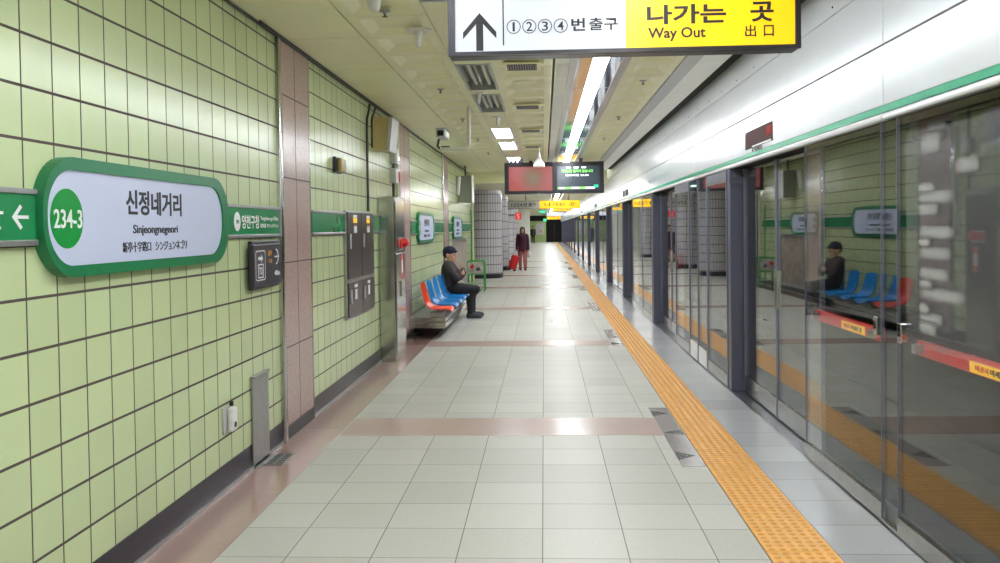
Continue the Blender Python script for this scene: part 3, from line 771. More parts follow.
t = thing('electrical_cabinet', 'flush dark four door electrical cabinet with white handles and stickers', 'cabinet', (WX, 8.6, 1.16))
MB().box(WX+0.002, WX+0.03, 7.98, 9.235, 0.655, 1.68, 0.004).build('body', M['steel_dull'], t)
for q, (a, c) in enumerate(((7.995, 8.60), (8.61, 9.22))):
    d = MB().box(WX+0.03, WX+0.042, a, c, 1.035, 1.665, 0.003).build('door', M['elec'], t)
    MB().box(WX+0.042, WX+0.058, a+0.06, a+0.085, 1.32, 1.46, 0.004).build('handle', M['pale_metal'], d)
    MB().box(WX+0.042, WX+0.0432, a+0.24, a+0.40, 1.565, 1.61).build('yellow_sticker', M['sign_yellow'], d)  # sticker shares the glowing sign yellow, with no lamp behind it
    MB().box(WX+0.042, WX+0.0430, a+0.24, a+0.40, 1.612, 1.64).build('white_sticker', M['white'], d)
    s = MB().box(WX+0.042, WX+0.0432, a+0.26, a+0.39, 1.47, 1.545).build('white_sticker', M['white'], d)
    MB().box(WX+0.0432, WX+0.0436, a+0.27, a+0.38, 1.53, 1.543).build('red_mark', M['red'], d)
    d = MB().box(WX+0.03, WX+0.042, a, c, 0.675, 1.0, 0.003).build('door', M['elec'], t)
    MB().box(WX+0.042, WX+0.058, a+0.06, a+0.085, 0.80, 0.93, 0.004).build('handle', M['pale_metal'], d)
    MB().box(WX+0.042, WX+0.0432, a+0.24, a+0.38, 0.945, 0.975).build('white_sticker', M['white'], d)
    MB().box(WX+0.042, WX+0.0432, a+0.27, a+0.36, 0.83, 0.925).build('white_sticker', M['white'], d)

HX0, HX1, HY0, HY1, HZ = WX, -1.675, 9.68, 10.36, 1.865
t = thing('hydrant_cabinet', 'tall stainless steel hydrant cabinet with red lamp standing out from the wall', 'cabinet', (WX, 10.1, 0.0))
MB().box(HX0+0.002, HX1, HY0, HY1, 0.0, HZ, 0.006, 1).build('body', M['steel'], t)
d = MB().box(HX1, HX1+0.012, HY0+0.04, HY1-0.04, 0.06, 1.22, 0.003).build('door', M['steel'], t)
MB().box(HX1+0.012, HX1+0.03, HY0+0.30, HY0+0.34, 0.72, 0.9, 0.004).build('handle', M['chrome'], d)
d = MB().box(HX1, HX1+0.012, HY0+0.04, HY1-0.04, 1.25, HZ-0.05, 0.003).build('door', M['steel'], t)
lb = MB().box(HX1+0.0121, HX1+0.016, 9.90, 10.20, 1.26, 1.40, 0.003).build('lamp_plate', M['steel_dull'], d)
rp = MB().tube([(HX1+0.0162, 9.97, 1.33), (HX1+0.03, 9.97, 1.33), (HX1+0.034, 9.97, 1.33)], [0.055, 0.055, 0.04], 20)
rp.build('push_button', M['red'], t, True)
rl = MB().tube([(HX1+0.0162, 10.11, 1.34), (HX1+0.06, 10.11, 1.34), (HX1+0.085, 10.11, 1.34), (HX1+0.095, 10.11, 1.34)], [0.055, 0.05, 0.036, 0.01], 20)
rl.build('red_lamp', M['red'], t, True)
s = MB().box(HX1+0.0121, HX1+0.0135, 10.04, 10.16, 0.92, 1.21).build('warning_sticker', M['red'], t)
MB().box(HX1+0.0136, HX1+0.0142, 10.055, 10.145, 0.99, 1.14).build('white_sticker', M['white'], s)

# conduits, switch boxes, speaker, bracket
def conduit(path, label, r=0.013):
    o = MB().tube(path, r, 10).build('wall_conduit', M['cable'], None, True)
    return tag(o, label, 'pipe', 'conduits on the left wall')
cx = WX+0.025
conduit([(cx, 9.20, CZ-0.045), (cx, 9.17, CZ-0.1), (cx, 9.05, 2.66), (cx, 9.03, 2.55), (cx, 9.03, 1.69)], 'dark conduit running down the wall to the electrical cabinet')
conduit([(cx, 9.50, CZ-0.045), (cx, 9.45, 2.78), (cx, 9.32, 2.70), (cx, 9.30, 2.66), (cx, 9.30, 2.38)], 'short bent dark conduit beside the beige wall speaker', 0.012)
conduit([(cx, 10.62, CZ-0.045), (cx, 10.62, 2.49)], 'dark conduit from the ceiling down into the grey switch box', 0.016)
conduit([(cx, 10.62, 2.30), (cx, 10.62, 2.242)], 'short dark conduit between the two switch boxes', 0.016)
conduit([(cx, 10.60, 2.06), (cx, 10.60, 1.0)], 'dark conduit from the red marked switch box down behind the hydrant cabinet', 0.016)
t = thing('switch_box', 'pale grey switch box, upper of two on the conduit', 'box', (WX, 10.62, 2.39))
MB().box(WX, WX+0.075, 10.52, 10.72, 2.30, 2.49, 0.008).build('case', M['pale_metal'], t)
MB().box(WX+0.075, WX+0.08, 10.55, 10.69, 2.33, 2.46, 0.003).build('lid', M['white_plastic'], t)
t = thing('switch_box', 'grey switch box with red side, lower of two on the conduit', 'box', (WX, 10.62, 2.15))
MB().box(WX, WX+0.075, 10.50, 10.70, 2.06, 2.24, 0.008).build('case', M['pale_metal'], t)
MB().box(WX, WX+0.085, 10.705, 10.80, 2.08, 2.21, 0.008).build('red_side', M['red'], t)
t = tag(MB().tube([(WX+0.02, 10.93, CZ-0.06), (WX+0.02, 10.93, 1.3)], 0.022, 10).build('steel_pipe', M['pipe_white'], None, True), 'pale vertical pipe beside the second granite pilaster', 'pipe')
t = thing('wall_speaker', 'beige boxed speaker high on the tiled wall', 'speaker', (WX, 9.65, 2.55))
bm_ = MB().prism([(0.0, 2.38), (0.15, 2.365), (0.19, 2.72), (0.0, 2.74)], (WX, 9.47, 0), (1, 0, 0), (0, 0, 1), (0, 1, 0), 0.38)
bm_.build('case', M['beige'], t)
MB().prism([(0.151, 2.36), (0.185, 2.355), (0.225, 2.72), (0.191, 2.725)], (WX, 9.45, 0), (1, 0, 0), (0, 0, 1), (0, 1, 0), 0.42).build('front_grille', M['pale_metal'], t)
t = thing('wall_sensor', 'small dark and beige sensor on the tiles above the green band', 'sensor', (WX, 7.75, 2.08))
MB().box(WX, WX+0.03, 7.62, 7.88, 2.01, 2.15, 0.006).build('base', M['black_metal'], t)
MB().box(WX+0.03, WX+0.07, 7.67, 7.80, 2.02, 2.14, 0.012, 3).build('cover', M['beige'], t, True)
MB().tube([(WX+0.05, 7.835, 2.03), (WX+0.05, 7.835, 2.13)], 0.022, 12).build('lens', M['pale_metal'], t, True)

# framed poster board and hanging box near the end of the wall
t = thing('poster_board', 'framed advert poster low on the wall beyond the seated man', 'poster', (WX, 19.2, 0.7))
MB().ring(rrect(17.4, 20.3, 0.12, 1.28, 0.02, 2), rrect(17.46, 20.24, 0.18, 1.22, 0.02, 2), (WX, 0, 0), (0, 1, 0), (0, 0, 1), (1, 0, 0), 0.05).build('frame', M['alu'], t)
MB().box(WX, WX+0.03, 17.45, 20.25, 0.17, 1.23).build('poster_print', M['poster'], t)
t = thing('hanging_box', 'grey green hanging box at the far end of the tiled wall', 'box', (-1.70, 19.0, 2.35))
MB().box(-1.845, -1.575, 18.95, 19.4, 2.06, 2.645, 0.01).build('case', M['box_grey'], t)
MB().box(-1.574, -1.55, 18.93, 19.42, 2.05, 2.66, 0.006).build('side_panel', M['white_plastic'], t)
MB().box(-1.73, -1.70, 19.1, 19.15, 2.64, CZ).build('bracket', M['cable'], t)
t = tag(MB().tube([(-1.81, 18.6, 2.6), (-1.84, 18.5, 2.2)], 0.05, 12).build('horn_tube', M['white_plastic'], None, True), 'slim white tilted tube left of the grey hanging box', 'tube')

# ------------------------------------------------------------------ ceiling fittings
def vent(y, w_, label):
    t = thing('ceiling_vent', label, 'vent', (-0.17, y, CZ), 'slotted ceiling vents')
    MB().box(-0.17-w_/2, -0.17+w_/2, y-0.17, y+0.17, CZ-0.012, CZ-0.001, 0.003).build('frame', M['ceil_panel'], t)
    MB().box(-0.17-w_/2+0.025, -0.17+w_/2-0.025, y-0.14, y+0.14, CZ-0.014, CZ-0.0122).build('backing', M['black'], t)
    b = MB(); n = 12
    for i in range(n):
        x = -0.17-w_/2+0.035+i*(w_-0.07)/(n-1); b.box(x-0.002, x+0.002, y-0.14, y+0.14, CZ-0.018, CZ-0.0142)
    b.build('slats', M['fixture_dark'], t)
for y, lb in ((7.42, 'slotted ceiling vent nearest the way out sign'), (9.9, 'slotted ceiling vent second from the way out sign'), (12.35, 'slotted ceiling vent third from the way out sign'), (14.8, 'slotted ceiling vent just before the hanging screen')):
    vent(y, 0.30, lb)
t = thing('ceiling_speaker', 'round flush speaker grille in the ceiling behind the nearest vent', 'speaker', (-0.17, 8.25, CZ))
MB().lathe([(0.11, 0), (0.11, -0.006), (0.095, -0.012), (0, -0.014)], (-0.17, 8.25, CZ), 28).build('grille', M['ceil_panel'], t, True)
def bell(x, y, s, label, drop=0.0):
    t = thing('smoke_detector', label, 'detector', (x, y, CZ), 'white bell shaped detectors on the ceiling')
    MB().lathe([(0.095*s, 0), (0.095*s, -0.008), (0.05*s, -0.018)], (x, y, CZ), 24).build('flange', M['white_plastic'], t, True)
    MB().lathe([(0.034*s, -0.015), (0.028*s, -0.06), (0.024*s, -0.10), (0.014*s, -0.118), (0, -0.12)], (x, y, CZ), 24).build('cone', M['white_plastic'], t, True)
bell(-0.85, 6.0, 1.0, 'white bell shaped ceiling detector left of the way out sign')
bell(-0.96, 4.98, 1.5, 'large white bell shaped ceiling detector cut by the frame top')
bell(-0.64, 8.78, 0.7, 'small white bell shaped detector between the two unlit ceiling lights')
bell(-0.55, 10.75, 0.8, 'small white bell shaped detector beyond the unlit ceiling lights')
def sprinkler(x, y, label):
    t = thing('sprinkler_head', label, 'sprinkler', (x, y, CZ), 'sprinkler heads on the ceiling')
    MB().lathe([(0.035, 0), (0.032, -0.006), (0.012, -0.01), (0.010, -0.025)], (x, y, CZ), 16).build('escutcheon', M['steel_dull'], t, True)
    MB().lathe([(0.006, -0.025), (0.006, -0.034), (0.018, -0.036), (0.018, -0.038), (0, -0.039)], (x, y, CZ), 12).build('deflector', M['cable'], t)
for x, y, lb in ((-0.98, 5.45, 'sprinkler head below the large bell detector'), (-1.0, 8.55, 'sprinkler head left of the unlit ceiling lights'), (-1.0, 10.9, 'sprinkler head near the camera pipe'),
                 (-1.0, 13.4, 'sprinkler head left of the lit ceiling lights'), (0.95, 8.3, 'nearest sprinkler head right of the long light'), (0.95, 11.0, 'second sprinkler head right of the long light'), (0.95, 13.6, 'third sprinkler head right of the long light'),
                 (-1.0, 15.9, 'sprinkler head left of the hanging screen')):
    sprinkler(x, y, lb)
t = thing('pendant_antenna', 'white bell shaped pendant hanging in front of the twin screen', 'pendant', (-0.07, 14.8, 2.52))
MB().tube([(-0.07, 14.8, CZ), (-0.07, 14.8, 2.66)], 0.016, 10).build('stem', M['white_plastic'], t, True)
MB().lathe([(0, 0.0), (0.098, 0.0), (0.102, 0.012), (0.092, 0.05), (0.062, 0.10), (0.032, 0.14), (0.024, 0.19), (0.016, 0.26), (0, 0.26)], (-0.07, 14.8, 2.52), 24).build('bell', M['white_plastic'], t, True)

t = thing('security_camera', 'pale boxed security camera on an angled ceiling pipe', 'camera', (-1.13, 9.8, 2.5))
MB().tube([(-0.83, 9.8, CZ), (-0.83, 9.8, 2.45), (-0.835, 9.8, 2.42), (-0.86, 9.8, 2.40), (-0.90, 9.8, 2.395), (-1.16, 9.8, 2.395)], 0.02, 12).build('pipe', M['pipe_white'], t, True)
MB().tube([(-1.10, 9.8, 2.415), (-1.10, 9.8, 2.425)], [0.05, 0.05], 16).build('mount', M['cable'], t, True)
MB().tube([(-1.16, 9.8, 2.40), (-1.19, 9.8, 2.43), (-1.17, 9.82, 2.52)], 0.013, 8).build('bracket', M['cable'], t, True)
hb = MB().box(-1.185, -1.075, 9.62, 10.0, 2.51, 2.605, 0.016, 3).build('housing', M['pale_metal'], t, True)
MB().box(-1.165, -1.095, 9.608, 9.6195, 2.525, 2.585, 0.004).build('lens_window', M['lens'], hb)
MB().box(-1.195, -1.065, 9.60, 10.0, 2.606, 2.614, 0.003).build('sun_hood', M['pale_metal'], hb)

# ------------------------------------------------------------------ hanging signs and screen
t = thing('way_out_sign', 'large backlit white and yellow way out sign hanging from the ceiling', 'sign', (0.36, 3.9, 2.45))
SY, SX0, SX1, SZ0, SZ1 = 3.80, -0.407, 1.105, 2.262, 2.60
MB().box(SX0, SX1, SY+0.012, SY+0.115, SZ0-0.012, SZ1+0.03, 0.008).build('housing', M['black_metal'], t)
b = MB().ring([(SX0, SZ0-0.012), (SX1, SZ0-0.012), (SX1, SZ1+0.03), (SX0, SZ1+0.03)], [(SX0+0.028, SZ0+0.004), (SX1-0.022, SZ0+0.004), (SX1-0.022, SZ1), (SX0+0.032, SZ1)], (0, SY+0.011, 0), (1, 0, 0), (0, 0, 1), (0, -1, 0), 0.022)
b.build('frame', M['black_metal'], t)
XM = 0.363
MB().box(SX0+0.03, XM, SY+0.002, SY+0.011, SZ0+0.002, SZ1+0.002).build('white_face', M['face_white'], t)
MB().box(XM, SX1-0.02, SY+0.002, SY+0.011, SZ0+0.002, SZ1+0.002).build('yellow_face', M['face_yellow'], t)
yt = SY+0.0015
def sx(px): return -0.385+(px-452.0)/348.0*1.49         # along the sign
def sz(py): return SZ0+(47.6-py)*0.00437
MB().box(sx(502.5), sx(503.8), yt-0.001, yt+0.0005, SZ0+0.03, SZ1).build('divider', M['black'], t)
ar = [(479, 8), (496, 27), (496, 33.5), (482.6, 19), (482.6, 45.5), (475.4, 45.5), (475.4, 19), (462, 33.5), (462, 27)]
MB().prism([(sx(a), sz(c)) for a, c in ar][::-1], (0, yt+0.0005, 0), (1, 0, 0), (0, 0, 1), (0, -1, 0), 0.0015).build('arrow', M['black'], t)
for i, cxp in enumerate((513.7, 529.6, 545.4, 561.3)):
    c = (sx(cxp), sz(22.5)); r = 0.0305
    MB().ring([(c[0]+r*math.cos(2*PI*k/32), c[1]+r*math.sin(2*PI*k/32)) for k in range(32)], [(c[0]+(r-0.0035)*math.cos(2*PI*k/32), c[1]+(r-0.0035)*math.sin(2*PI*k/32)) for k in range(32)], (0, yt, 0), (1, 0, 0), (0, 0, 1), (0, -1, 0), 0.001).build('number_ring', M['black'], t)
    hw = 0.005 if i == 0 else 0.0135
    text(str(i+1), 'front', yt, c[0]-hw, c[0]+hw, c[1]-0.02, c[1]+0.02, M['black'], t, bold=0.008, depth=0.001)
text('번', 'front', yt, sx(572), sx(586), sz(28), sz(15.5), M['black'], t, bold=0.02, depth=0.001)
text('출구', 'front', yt, sx(590), sx(619), sz(28), sz(15.5), M['black'], t, bold=0.012, depth=0.001)
text('나가는', 'front', yt, sx(648), sx(727), sz(23.8), sz(4.5), M['black'], t, bold=0.028, depth=0.001)
text('곳', 'front', yt, sx(751), sx(774), sz(23.5), sz(4), M['black'], t, bold=0.028, depth=0.001)
text('Way Out', 'front', yt, sx(649), sx(706.5), sz(40.5), sz(26.8), M['black'], t, bold=0.022, depth=0.001)
text('出', 'front', yt, sx(745.5), sx(756.5), sz(38), sz(26.5), M['black'], t, bold=0.015, depth=0.001)
text('口', 'front', yt, sx(764), sx(774), sz(38), sz(27), M['black'], t, bold=0.015, depth=0.001)
for xh in (0.0, 0.72): MB().tube([(xh, SY+0.06, SZ1+0.03), (xh, SY+0.06, CZ)], 0.016, 10).build('hanger', M['steel_dull'], t, True)

t = thing('twin_screen', 'black twin display hanging from the ceiling, red picture left and train times right', 'screen', (0.21, 17.5, 2.48))
MB().box(-0.775, 1.20, 17.41, 17.68, 2.165, 2.79, 0.01).build('housing', M['black_metal'], t)
b = MB().ring([(-0.775, 2.165), (1.2, 2.165), (1.2, 2.79), (-0.775, 2.79)], [(-0.69, 2.225), (1.115, 2.225), (1.115, 2.705), (-0.69, 2.705)], (0, 17.409, 0), (1, 0, 0), (0, 0, 1), (0, -1, 0), 0.02); b.build('bezel', M['black_metal'], t)
MB().box(0.175, 0.275, 17.392, 17.409, 2.22, 2.71).build('middle_bar', M['black_metal'], t)
MB().box(-0.70, 0.18, 17.398, 17.409, 2.22, 2.71).build('screen', M['screen_ad'], t)
s = MB().box(0.27, 1.12, 17.398, 17.409, 2.22, 2.71).build('screen', M['screen_dark'], t)
yt = 17.397
text('까치산행 열차가 없습니다', 'front', yt, 0.36, 0.985, 2.575, 2.635, M['led_green'], s, bold=0.03, depth=0.001)
text('마지막행 24:30', 'front', yt, 0.44, 0.90, 2.50, 2.545, M['led_white'], s, bold=0.03, depth=0.001)
for a, c in ((0.46, 0.55), (0.60, 0.70), (0.76, 0.85)): MB().box(a, c, yt-0.001, yt+0.0005, 2.66, 2.69).build('display_bar', M['led_white'], s)
for a, c, m_ in ((0.28, 0.31, 'led_green'), (0.31, 0.42, 'led_white'), (0.42, 0.56, 'led_green'), (0.56, 0.71, 'led_white'), (0.71, 0.83, 'led_green'), (0.83, 1.02, 'led_white')):
    MB().box(a, c, yt-0.001, yt+0.0005, 2.25, 2.29).build('display_bar', M[m_], s)
MB().box(1.0, 1.09, yt-0.0015, yt-0.0011, 2.275, 2.33).build('display_bar', M['led_teal'], s)
for xh in (-0.45, 0.75): MB().box(xh-0.04, xh+0.04, 17.5, 17.58, 2.79, CZ).build('hanger', M['cable'], t)
for xh in (-0.64, -0.56, -0.47, -0.25): MB().box(xh-0.03, xh+0.03, 17.43, 17.50, 2.79, 2.83, 0.006).build('cable_clip', M['black'], t)

def far_sign(x0, x1, y, z0, z1, face, label, txt=None, split=None, face2=None, txt2=None, zc=CZ2):
    t = thing('hanging_sign', label, 'sign', ((x0+x1)/2, y, z0), 'hanging signs beyond the twin screen')
    MB().box(x0, x1, y, y+0.16, z0, z1, 0.006).build('housing', M['board_black'], t)
    a, c = z0+0.008, z1-0.008
    xs = split if split else x1-0.008
    MB().box(x0+0.008, xs, y-0.006, y-0.001, a, c).build('face', M[face], t)
    if split: MB().box(xs, x1-0.008, y-0.006, y-0.001, a, c).build('face', M[face2], t)
    for tx, (u0, u1) in ((txt, (x0, xs)), (txt2, (xs, x1))):
        if tx: text(tx, 'front', y-0.007, u0+0.12*(u1-u0), u1-0.12*(u1-u0), z0+0.28*(z1-z0), z1-0.25*(z1-z0), M['black'], t, bold=0.02, depth=0.001)
    for xh in (x0+0.25*(x1-x0), x1-0.15*(x1-x0)): MB().tube([(xh, y+0.08, z1), (xh, y+0.08, zc)], 0.012, 8).build('hanger', M['cable'], t)
far_sign(-1.08, 1.08, 26.0, 2.045, 2.29, 'sign_grey', 'long grey and yellow hanging sign just below the twin screen', '1 2 3 4 번 출구', -0.12, 'sign_yellow', '나가는 곳')
far_sign(0.34, 1.02, 33.0, 2.09, 2.20, 'sign_yellow', 'yellow hanging sign directly behind the grey and yellow one', '나가는 곳')
far_sign(0.12, 0.95, 40.0, 1.99, 2.17, 'face_white', 'white hanging sign farther along the platform')
far_sign(-0.20, 0.08, 38.0, 2.10, 2.22, 'exit_green', 'green lit exit sign beyond the grey and yellow sign')
far_sign(0.19, 1.07, 55.0, 1.97, 2.16, 'sign_yellow', 'farthest yellow hanging sign over the platform', '나가는 곳')
far_sign(-0.05, 0.20, 62.0, 1.90, 2.10, 'exit_green', 'farthest green lit exit sign over the platform')
t = thing('red_lit_sign', 'red lit box sign with white mark on the column behind the walking woman', 'sign', (-0.9, 30.7, 1.9))
MB().box(-1.0, -0.80, 30.65, 30.75, 1.78, 2.01, 0.006).build('box_body', M['board_black'], t)
MB().box(-0.995, -0.805, 30.64, 30.649, 1.785, 2.005).build('face', M['red_lit'], t)
text('S', 'front', 30.639, -0.95, -0.85, 1.81, 1.97, M['white'], t, bold=0.02, depth=0.001)
MB().box(-1.26, -1.0, 30.68, 30.72, 1.92, 1.96).build('arm', M['cable'], t)

# ------------------------------------------------------------------ columns
for k, y in enumerate((26.1, 30.7, 36.2, 41.7)):
    b = MB().lathe([(0.5, 0.13), (0.5, CZ2+0.01)], (0, 0, 0), 48)
    o = struct('column', b, M['col_tile'], smooth=True); o.location = (-1.75, y, 0)
    bb = MB().lathe([(0, 0), (0.505, 0), (0.505, 0.13), (0.49, 0.135)], (-1.75, y, 0), 48)
    q = bb.build('column_base', M['baseboard'], o, True)

# ------------------------------------------------------------------ bench with moulded seats
BY0, BY1 = 11.70, 14.98
t = thing('platform_bench', 'wall mounted steel platform bench with one red and four blue moulded seats', 'bench', (-1.6, 13.3, 0.0))
MB().box(WX+0.004, -1.36, BY0+0.01, BY1-0.01, 0.165, 0.285, 0.004).build('deck', M['steel_dull'], t)
b = MB()
b.box(-1.362, -1.345, BY0, BY1, 0.235, 0.292, 0.004).box(-1.362, -1.345, BY0, BY1, 0.150, 0.222, 0.004)
b.box(WX+0.004, -1.345, BY0-0.008, BY0+0.01, 0.235, 0.292, 0.004).box(WX+0.004, -1.345, BY0-0.008, BY0+0.01, 0.150, 0.222, 0.004)
b.build('edge_trim', M['steel'], t)
for y in (12.2, 13.3, 14.4):
    MB().prism([(WX+0.004, 0.02), (WX+0.004, 0.164), (-1.42, 0.164), (-1.42, 0.13)], (0, y, 0), (1, 0, 0), (0, 0, 1), (0, 1, 0), 0.05).build('support_bracket', M['black_metal'], t)
PROF = [(-1.715, 0.75), (-1.706, 0.70), (-1.69, 0.62), (-1.668, 0.535), (-1.635, 0.45), (-1.575, 0.395), (-1.50, 0.375), (-1.42, 0.37), (-1.35, 0.372), (-1.30, 0.366), (-1.28, 0.348)]
def prof(s):
    f = s*(len(PROF)-1); i = min(int(f), len(PROF)-2); q = f-i
    p = [Vector((PROF[max(0, min(len(PROF)-1, i+k))][0], 0, PROF[max(0, min(len(PROF)-1, i+k))][1])) for k in (-1, 0, 1, 2)]
    return 0.5*((2*p[1])+(-p[0]+p[2])*q+(2*p[0]-5*p[1]+4*p[2]-p[3])*q*q+(-p[0]+3*p[1]-3*p[2]+p[3])*q**3)
def shell(yc, m):
    b = MB()
    def fn(s, v):
        p = prof(s); q = 2*v-1
        hw = 0.215*(1-0.30*max(0, (0.14-s)/0.14)**2)*(1-0.12*max(0, (s-0.9)/0.1)**2)
        hw *= 0.93+0.07*min(1, s*2.2)
        dish = 0.026*q*q*(1 if s > 0.35 else 1.2)
        up_ = Vector((0.55, 0, 0.0)) if s < 0.3 else Vector((0, 0, 1)) if s > 0.55 else Vector((0.5, 0, 0.6))
        return p+Vector((0, yc+q*hw, 0))+up_*dish
    b.grid(fn, 22, 12)
    bmesh.ops.recalc_face_normals(b.bm, faces=b.bm.faces[:])
    bmesh.ops.solidify(b.bm, geom=b.bm.faces[:], thickness=0.014)
    return b.build('seat_shell', m, t, True)
for k, yc in enumerate((11.96, 12.60, 13.24, 13.88, 14.52)):
    o = shell(yc, M['seat_red'] if k == 0 else M['seat_blue'])
    if k == 0: o['label'] = 'orange red seat at the near end'
    MB().box(-1.57, -1.38, yc-0.13, yc+0.13, 0.285, 0.352, 0.006).build('seat_mount', M['steel_dull'], t)

# ------------------------------------------------------------------ people
def blob(name, m, parent, fill, voxel=0.012, smooth=3):
    """shapes united into one continuous skin"""
    b = MB(); fill(b)
    bmesh.ops.recalc_face_normals(b.bm, faces=b.bm.faces[:])
    me = bpy.data.meshes.new(name); b.bm.to_mesh(me); b.bm.free()
    o = bpy.data.objects.new('tmp', me); COL.objects.link(o)
    r = o.modifiers.new('r', 'REMESH'); r.mode = 'VOXEL'; r.voxel_size = voxel
    s = o.modifiers.new('s', 'SMOOTH'); s.iterations = smooth; s.factor = 0.5
    dg = bpy.context.evaluated_depsgraph_get(); dg.update()
    out = bpy.data.meshes.new_from_object(o.evaluated_get(dg))
    bpy.data.objects.remove(o); bpy.data.meshes.remove(me)
    out.name = name; out.materials.clear(); out.materials.append(m)
    out.polygons.foreach_set('use_smooth', [True]*len(out.polygons))
    return link(name, out, parent)
def limb(b, pts, rad, seg=14):
    b.tube(pts, rad, seg)
    for p, r in zip(pts, rad):
        rr = r if isinstance(r, (int, float)) else min(r)
        b.ell(p, (rr*0.99,)*3)
def hand(b, wrist, d, n, s, curl=0.5):
    """palm and five fingers; d along the hand, n the palm normal, s the thumb side"""
    d, n, s = Vector(d).normalized(), Vector(n).normalized(), Vector(s).normalized(); w_ = Vector(wrist)
    rot = Matrix((d, s, n)).transposed()
    b.ell(w_+d*0.045, (0.05, 0.042, 0.017), rot)
    for i, ln in enumerate((0.066, 0.076, 0.071, 0.056)):
        p0 = w_+d*0.085+s*(0.03-0.02*i)
        p1 = p0+(d*math.cos(curl*0.5)+n*math.sin(curl*0.5))*ln*0.5
        p2 = p1+(d*math.cos(curl*1.5)+n*math.sin(curl*1.5))*ln*0.5
        limb(b, [p0-d*0.02, p0, p1, p2], [0.010, 0.010, 0.009, 0.0075], 8)
    q0 = w_+d*0.025+s*0.036
    limb(b, [q0-s*0.01, q0+s*0.018+d*0.02, q0+s*0.022+d*0.05+n*0.014], [0.012, 0.011, 0.008], 8)
def head(b, c, f, s, k=1.0, tilt=0.0):
    """c centre of the skull, f facing, s the person's left, up = z"""
    f, s = Vector(f).normalized(), Vector(s).normalized(); u = f.cross(s).normalized()
    if u.z < 0: u = -u
    rot = Matrix((f, s, u)).transposed(); c = Vector(c)
    P = lambda a, l, h: c+f*a*k+s*l*k+u*h*k
    b.ell(P(-0.008, 0, 0.022), (0.095*k, 0.078*k, 0.092*k), rot, 3)
    b.ell(P(0.025, 0, -0.045), (0.062*k, 0.060*k, 0.075*k), rot, 3)
    b.ell(P(0.062, 0, -0.098), (0.026*k, 0.030*k, 0.022*k), rot)
    b.tube([P(0.086, 0, 0.018), P(0.104, 0, -0.022), P(0.088, 0, -0.034)], [0.010*k, 0.015*k, 0.010*k], 8)
    b.ell(P(0.084, 0, -0.060), (0.010*k, 0.026*k, 0.008*k), rot); b.ell(P(0.082, 0, -0.074), (0.011*k, 0.022*k, 0.008*k), rot)
    for q in (1, -1):
        b.ell(P(0.074, q*0.032, 0.026), (0.012*k, 0.024*k, 0.008*k), rot)
        b.ell(P(-0.005, q*0.082, -0.008), (0.020*k, 0.010*k, 0.032*k), rot)
        b.ell(P(0.062, q*0.040, -0.025), (0.022*k, 0.022*k, 0.022*k), rot)
def eyes(o, c, f, s, k=1.0):
    f, s = Vector(f).normalized(), Vector(s).normalized(); c = Vector(c)
    for q in (1, -1):
        MB().ell(c+f*0.079*k+s*q*0.031*k+Vector((0, 0, 0.004*k)), (0.010*k, 0.011*k, 0.008*k)).build('eye', M['black'], o, True)

# the seated man: faces the track (+x), arms folded, on the farthest blue seat
MY = 14.52
t = thing('person', 'seated person in dark jacket and navy cap, arms folded, on the farthest blue seat', 'person', (-1.45, MY, 0))
HC, HF, HS = (-1.575, MY, 1.055), (0.93, -0.36, -0.06), (0.36, 0.93, 0.0)
kn = [(-1.155, MY-0.12, 0.465), (-1.165, MY+0.13, 0.465)]; hp = [(-1.56, MY-0.09, 0.485), (-1.56, MY+0.09, 0.485)]
an = [(-1.235, MY-0.13, 0.10), (-1.225, MY+0.16, 0.10)]
sh = [(-1.605, MY-0.185, 0.885), (-1.605, MY+0.185, 0.885)]; el = [(-1.44, MY-0.25, 0.67), (-1.44, MY+0.25, 0.67)]
wr = [(-1.37, MY+0.02, 0.80), (-1.35, MY-0.04, 0.755)]
def man_torso(b, g):
    b.tube([(-1.57, MY, 0.43), (-1.59, MY, 0.54), (-1.60, MY, 0.68), (-1.60, MY, 0.80), (-1.60, MY, 0.88), (-1.595, MY, 0.935)],
           [(0.15+g, 0.12+g), (0.165+g, 0.125+g), (0.165+g, 0.12+g), (0.185+g, 0.118+g), (0.17+g, 0.10+g), (0.075+g, 0.065+g)], 20)
def man_arms(b, g):
    for i in (0, 1):
        limb(b, [sh[i], ((sh[i][0]+el[i][0])/2, (sh[i][1]+el[i][1])/2, (sh[i][2]+el[i][2])/2-0.005), el[i], ((el[i][0]*0.5+wr[i][0]*0.5), (el[i][1]*0.5+wr[i][1]*0.5), (el[i][2]*0.5+wr[i][2]*0.5)), wr[i]],
             [0.068+g, 0.056+g, 0.048+g, 0.044+g, 0.032+g])
def man_legs(b, g):
    for i in (0, 1):
        limb(b, [hp[i], tuple(0.5*(hp[i][q]+kn[i][q]) for q in range(3)), kn[i], (an[i][0]-0.01, an[i][1], 0.32), an[i]], [0.095+g, 0.082+g, 0.064+g, 0.056+g, 0.040+g])
def f_body(b):
    head(b, HC, HF, HS, 1.15)
    limb(b, [(-1.595, MY, 0.88), (-1.58, MY, 1.0)], [0.06, 0.055])
    man_torso(b, -0.012); man_arms(b, -0.008); man_legs(b, -0.008)
    hand(b, wr[0], (0.12, 0.95, -0.1), (-0.9, 0.1, 0), (0, 0.1, 1), 0.7)
    hand(b, wr[1], (0.10, -0.95, -0.05), (-0.9, -0.1, 0), (0, -0.1, 1), 0.7)
    for i in (0, 1): b.ell((an[i][0]+0.06, an[i][1], 0.045), (0.11, 0.04, 0.035))
body = blob('body', M['skin'], t, f_body, 0.010, 2)
eyes(body, HC, HF, HS, 1.15)
